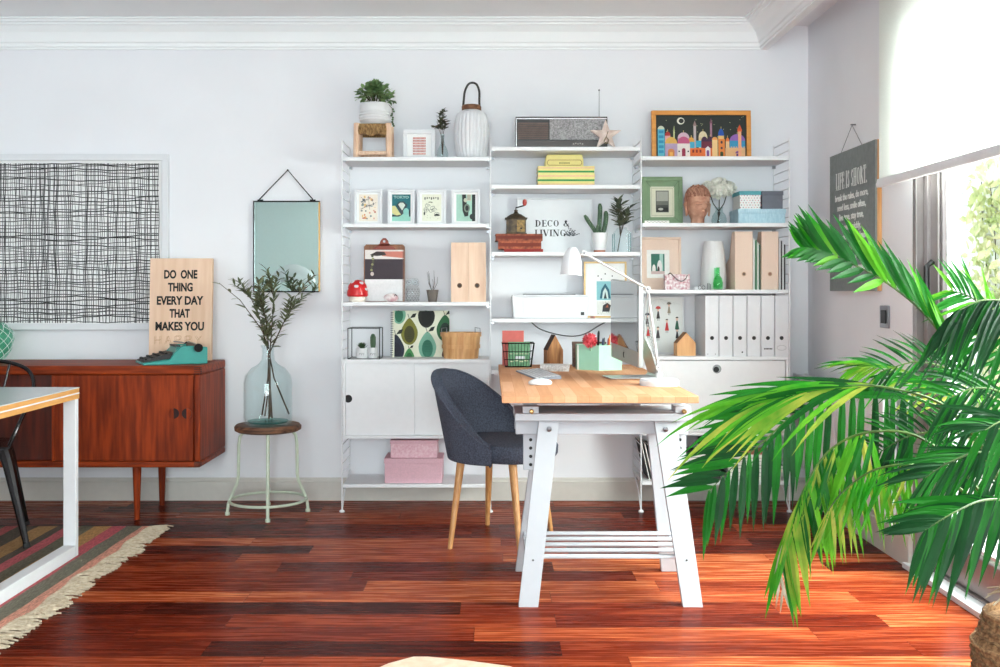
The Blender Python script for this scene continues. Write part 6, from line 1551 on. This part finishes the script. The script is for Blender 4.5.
for (a,b_,y) in ((1045,380,3.1),(1085,420,2.6),(1090,330,2.9)):
    frond([(1034,604,2.75),(1036+(a-1034)*.2,500,2.75+(y-2.75)*.3),(a-12,(b_+500)/2-20,(y+2.75)/2),(a+15,b_,y),(a+60,b_+10,y+.1)],20,.4,(-.3,.3,.8),(.3,-.3,-.8),.22,.22,.02,[pg,pd],.6,6,.3,.15)
# canes
for k in range(9):
    a=k*.7+.3; b=MB().m(mat('palm_cane',(150,140,84),.6,rgb2=(96,104,56),scale=14)); r=.02+.03*(k%3)/2
    b.tube([(r*math.cos(a),r*math.sin(a),.25),(r*1.4*math.cos(a),r*1.4*math.sin(a),.42),(r*2*math.cos(a),r*2*math.sin(a),.62)],[.011,.008,.005],8); b.build('cane',parent=pa)
b=MB().m(dry)
for k in range(7):
    a=PI+k*.28-1.0; b.tube([(.04*math.cos(a),.04*math.sin(a),.27),(.085*math.cos(a),.085*math.sin(a),.33),(.12*math.cos(a),.12*math.sin(a),.30+.02*(k%2))],[.005,.004,.002],6)
b.build('dry_stalks',parent=pa)
sg_=mat('seagrass',(176,136,96),.9,rgb2=(110,76,48),scale=90,bump=.3)
def basket_prof():
    return [(0,.0),(.125,.0),(.14,.02),(.148,.08),(.152,.13),(.153,.17),(.155,.182),(.148,.188),(.139,.205),(.130,.235),(.125,.258),(.127,.265),(.118,.265),(.117,.25),(0,.240)]
MB().m(sg_).lathe(basket_prof(),n=56).build('basket',parent=pa,angle=60)
b=MB().m(sg_)
for zz,rr in ((.265,.123),(.182,.155)): b.tube([(rr*math.cos(2*PI*i/60),rr*math.sin(2*PI*i/60),zz+.002*math.sin(i*2.1)) for i in range(60)],.006,6,closed=True)
b.build('plaited_rim',parent=pa)
b=MB().m(mat('seagrass_weave',(150,116,80),.9,rgb2=(96,70,46),scale=70))
for r in range(12):
    zz=.015+r*.021
    if abs(zz-.182)<.008: continue
    pf=basket_prof()[1:12]
    for a_,c_ in zip(pf,pf[1:]):
        if a_[1]<=zz<=c_[1]: r0=a_[0]+(c_[0]-a_[0])*(zz-a_[1])/max(1e-6,c_[1]-a_[1])
    b.tube([((r0+.001+.003*math.sin(i*PI/2+r*PI/2))*math.cos(2*PI*i/88),(r0+.001+.003*math.sin(i*PI/2+r*PI/2))*math.sin(2*PI*i/88),zz+.004*math.sin(i*PI/2)) for i in range(88)],.0048,5,closed=True)
b.build('woven_rows',parent=pa)
MB().m(soil).lathe([(0,.2405),(.116,.2405),(.06,.25),(0,.252)]).build('soil',parent=pa)
# ================================================================ light and camera
sc=bpy.context.scene
wd=bpy.data.worlds.new('daylight'); sc.world=wd; wd.use_nodes=True
bg=wd.node_tree.nodes['Background']; bg.inputs[0].default_value=(.80,.90,.93,1); bg.inputs[1].default_value=2.0
def area(name,loc,rot,sx,sy,power,colr=(1,1,1)):
    l=bpy.data.lights.new(name,'AREA'); l.shape='RECTANGLE'; l.size=sx; l.size_y=sy; l.energy=power; l.color=colr
    o=bpy.data.objects.new(name,l); C.objects.link(o); o.location=loc; o.rotation_euler=rot; return o
# daylight through the glass door, and an added fill lamp outside the unseen near window
area('door_daylight',(WX+.8,2.95,1.9),(0,math.radians(52),0),2.2,2.4,660,(1,.99,.96))
area('added_window_fill',(-.12,-3.2,1.4),(math.radians(106),0,0),3.1,1.9,320,(.93,.98,1))
sl_=bpy.data.lights.new('sun','SUN'); sl_.energy=4; sl_.angle=.02; so=bpy.data.objects.new('sun',sl_); C.objects.link(so)
so.rotation_euler=Vector((.62,-.25,-.75)).to_track_quat('-Z','Y').to_euler()
cam=bpy.data.cameras.new('camera'); co=bpy.data.objects.new('camera',cam); C.objects.link(co)
co.location=(0,0,CZ); co.rotation_euler=(PI/2,0,0); cam.sensor_width=36; cam.lens=36
cam.shift_x=(500-VX)/1000; cam.shift_y=(VY-333.5)/1000; cam.clip_start=.05
sc.camera=co
vs_=sc.view_settings; vs_.view_transform='Standard'; vs_.look='None'; vs_.gamma=1; vs_.use_curve_mapping=False; vs_.exposure=0.04
sc.display_settings.display_device='sRGB'
sc.cycles.max_bounces=8; sc.cycles.transparent_max_bounces=16
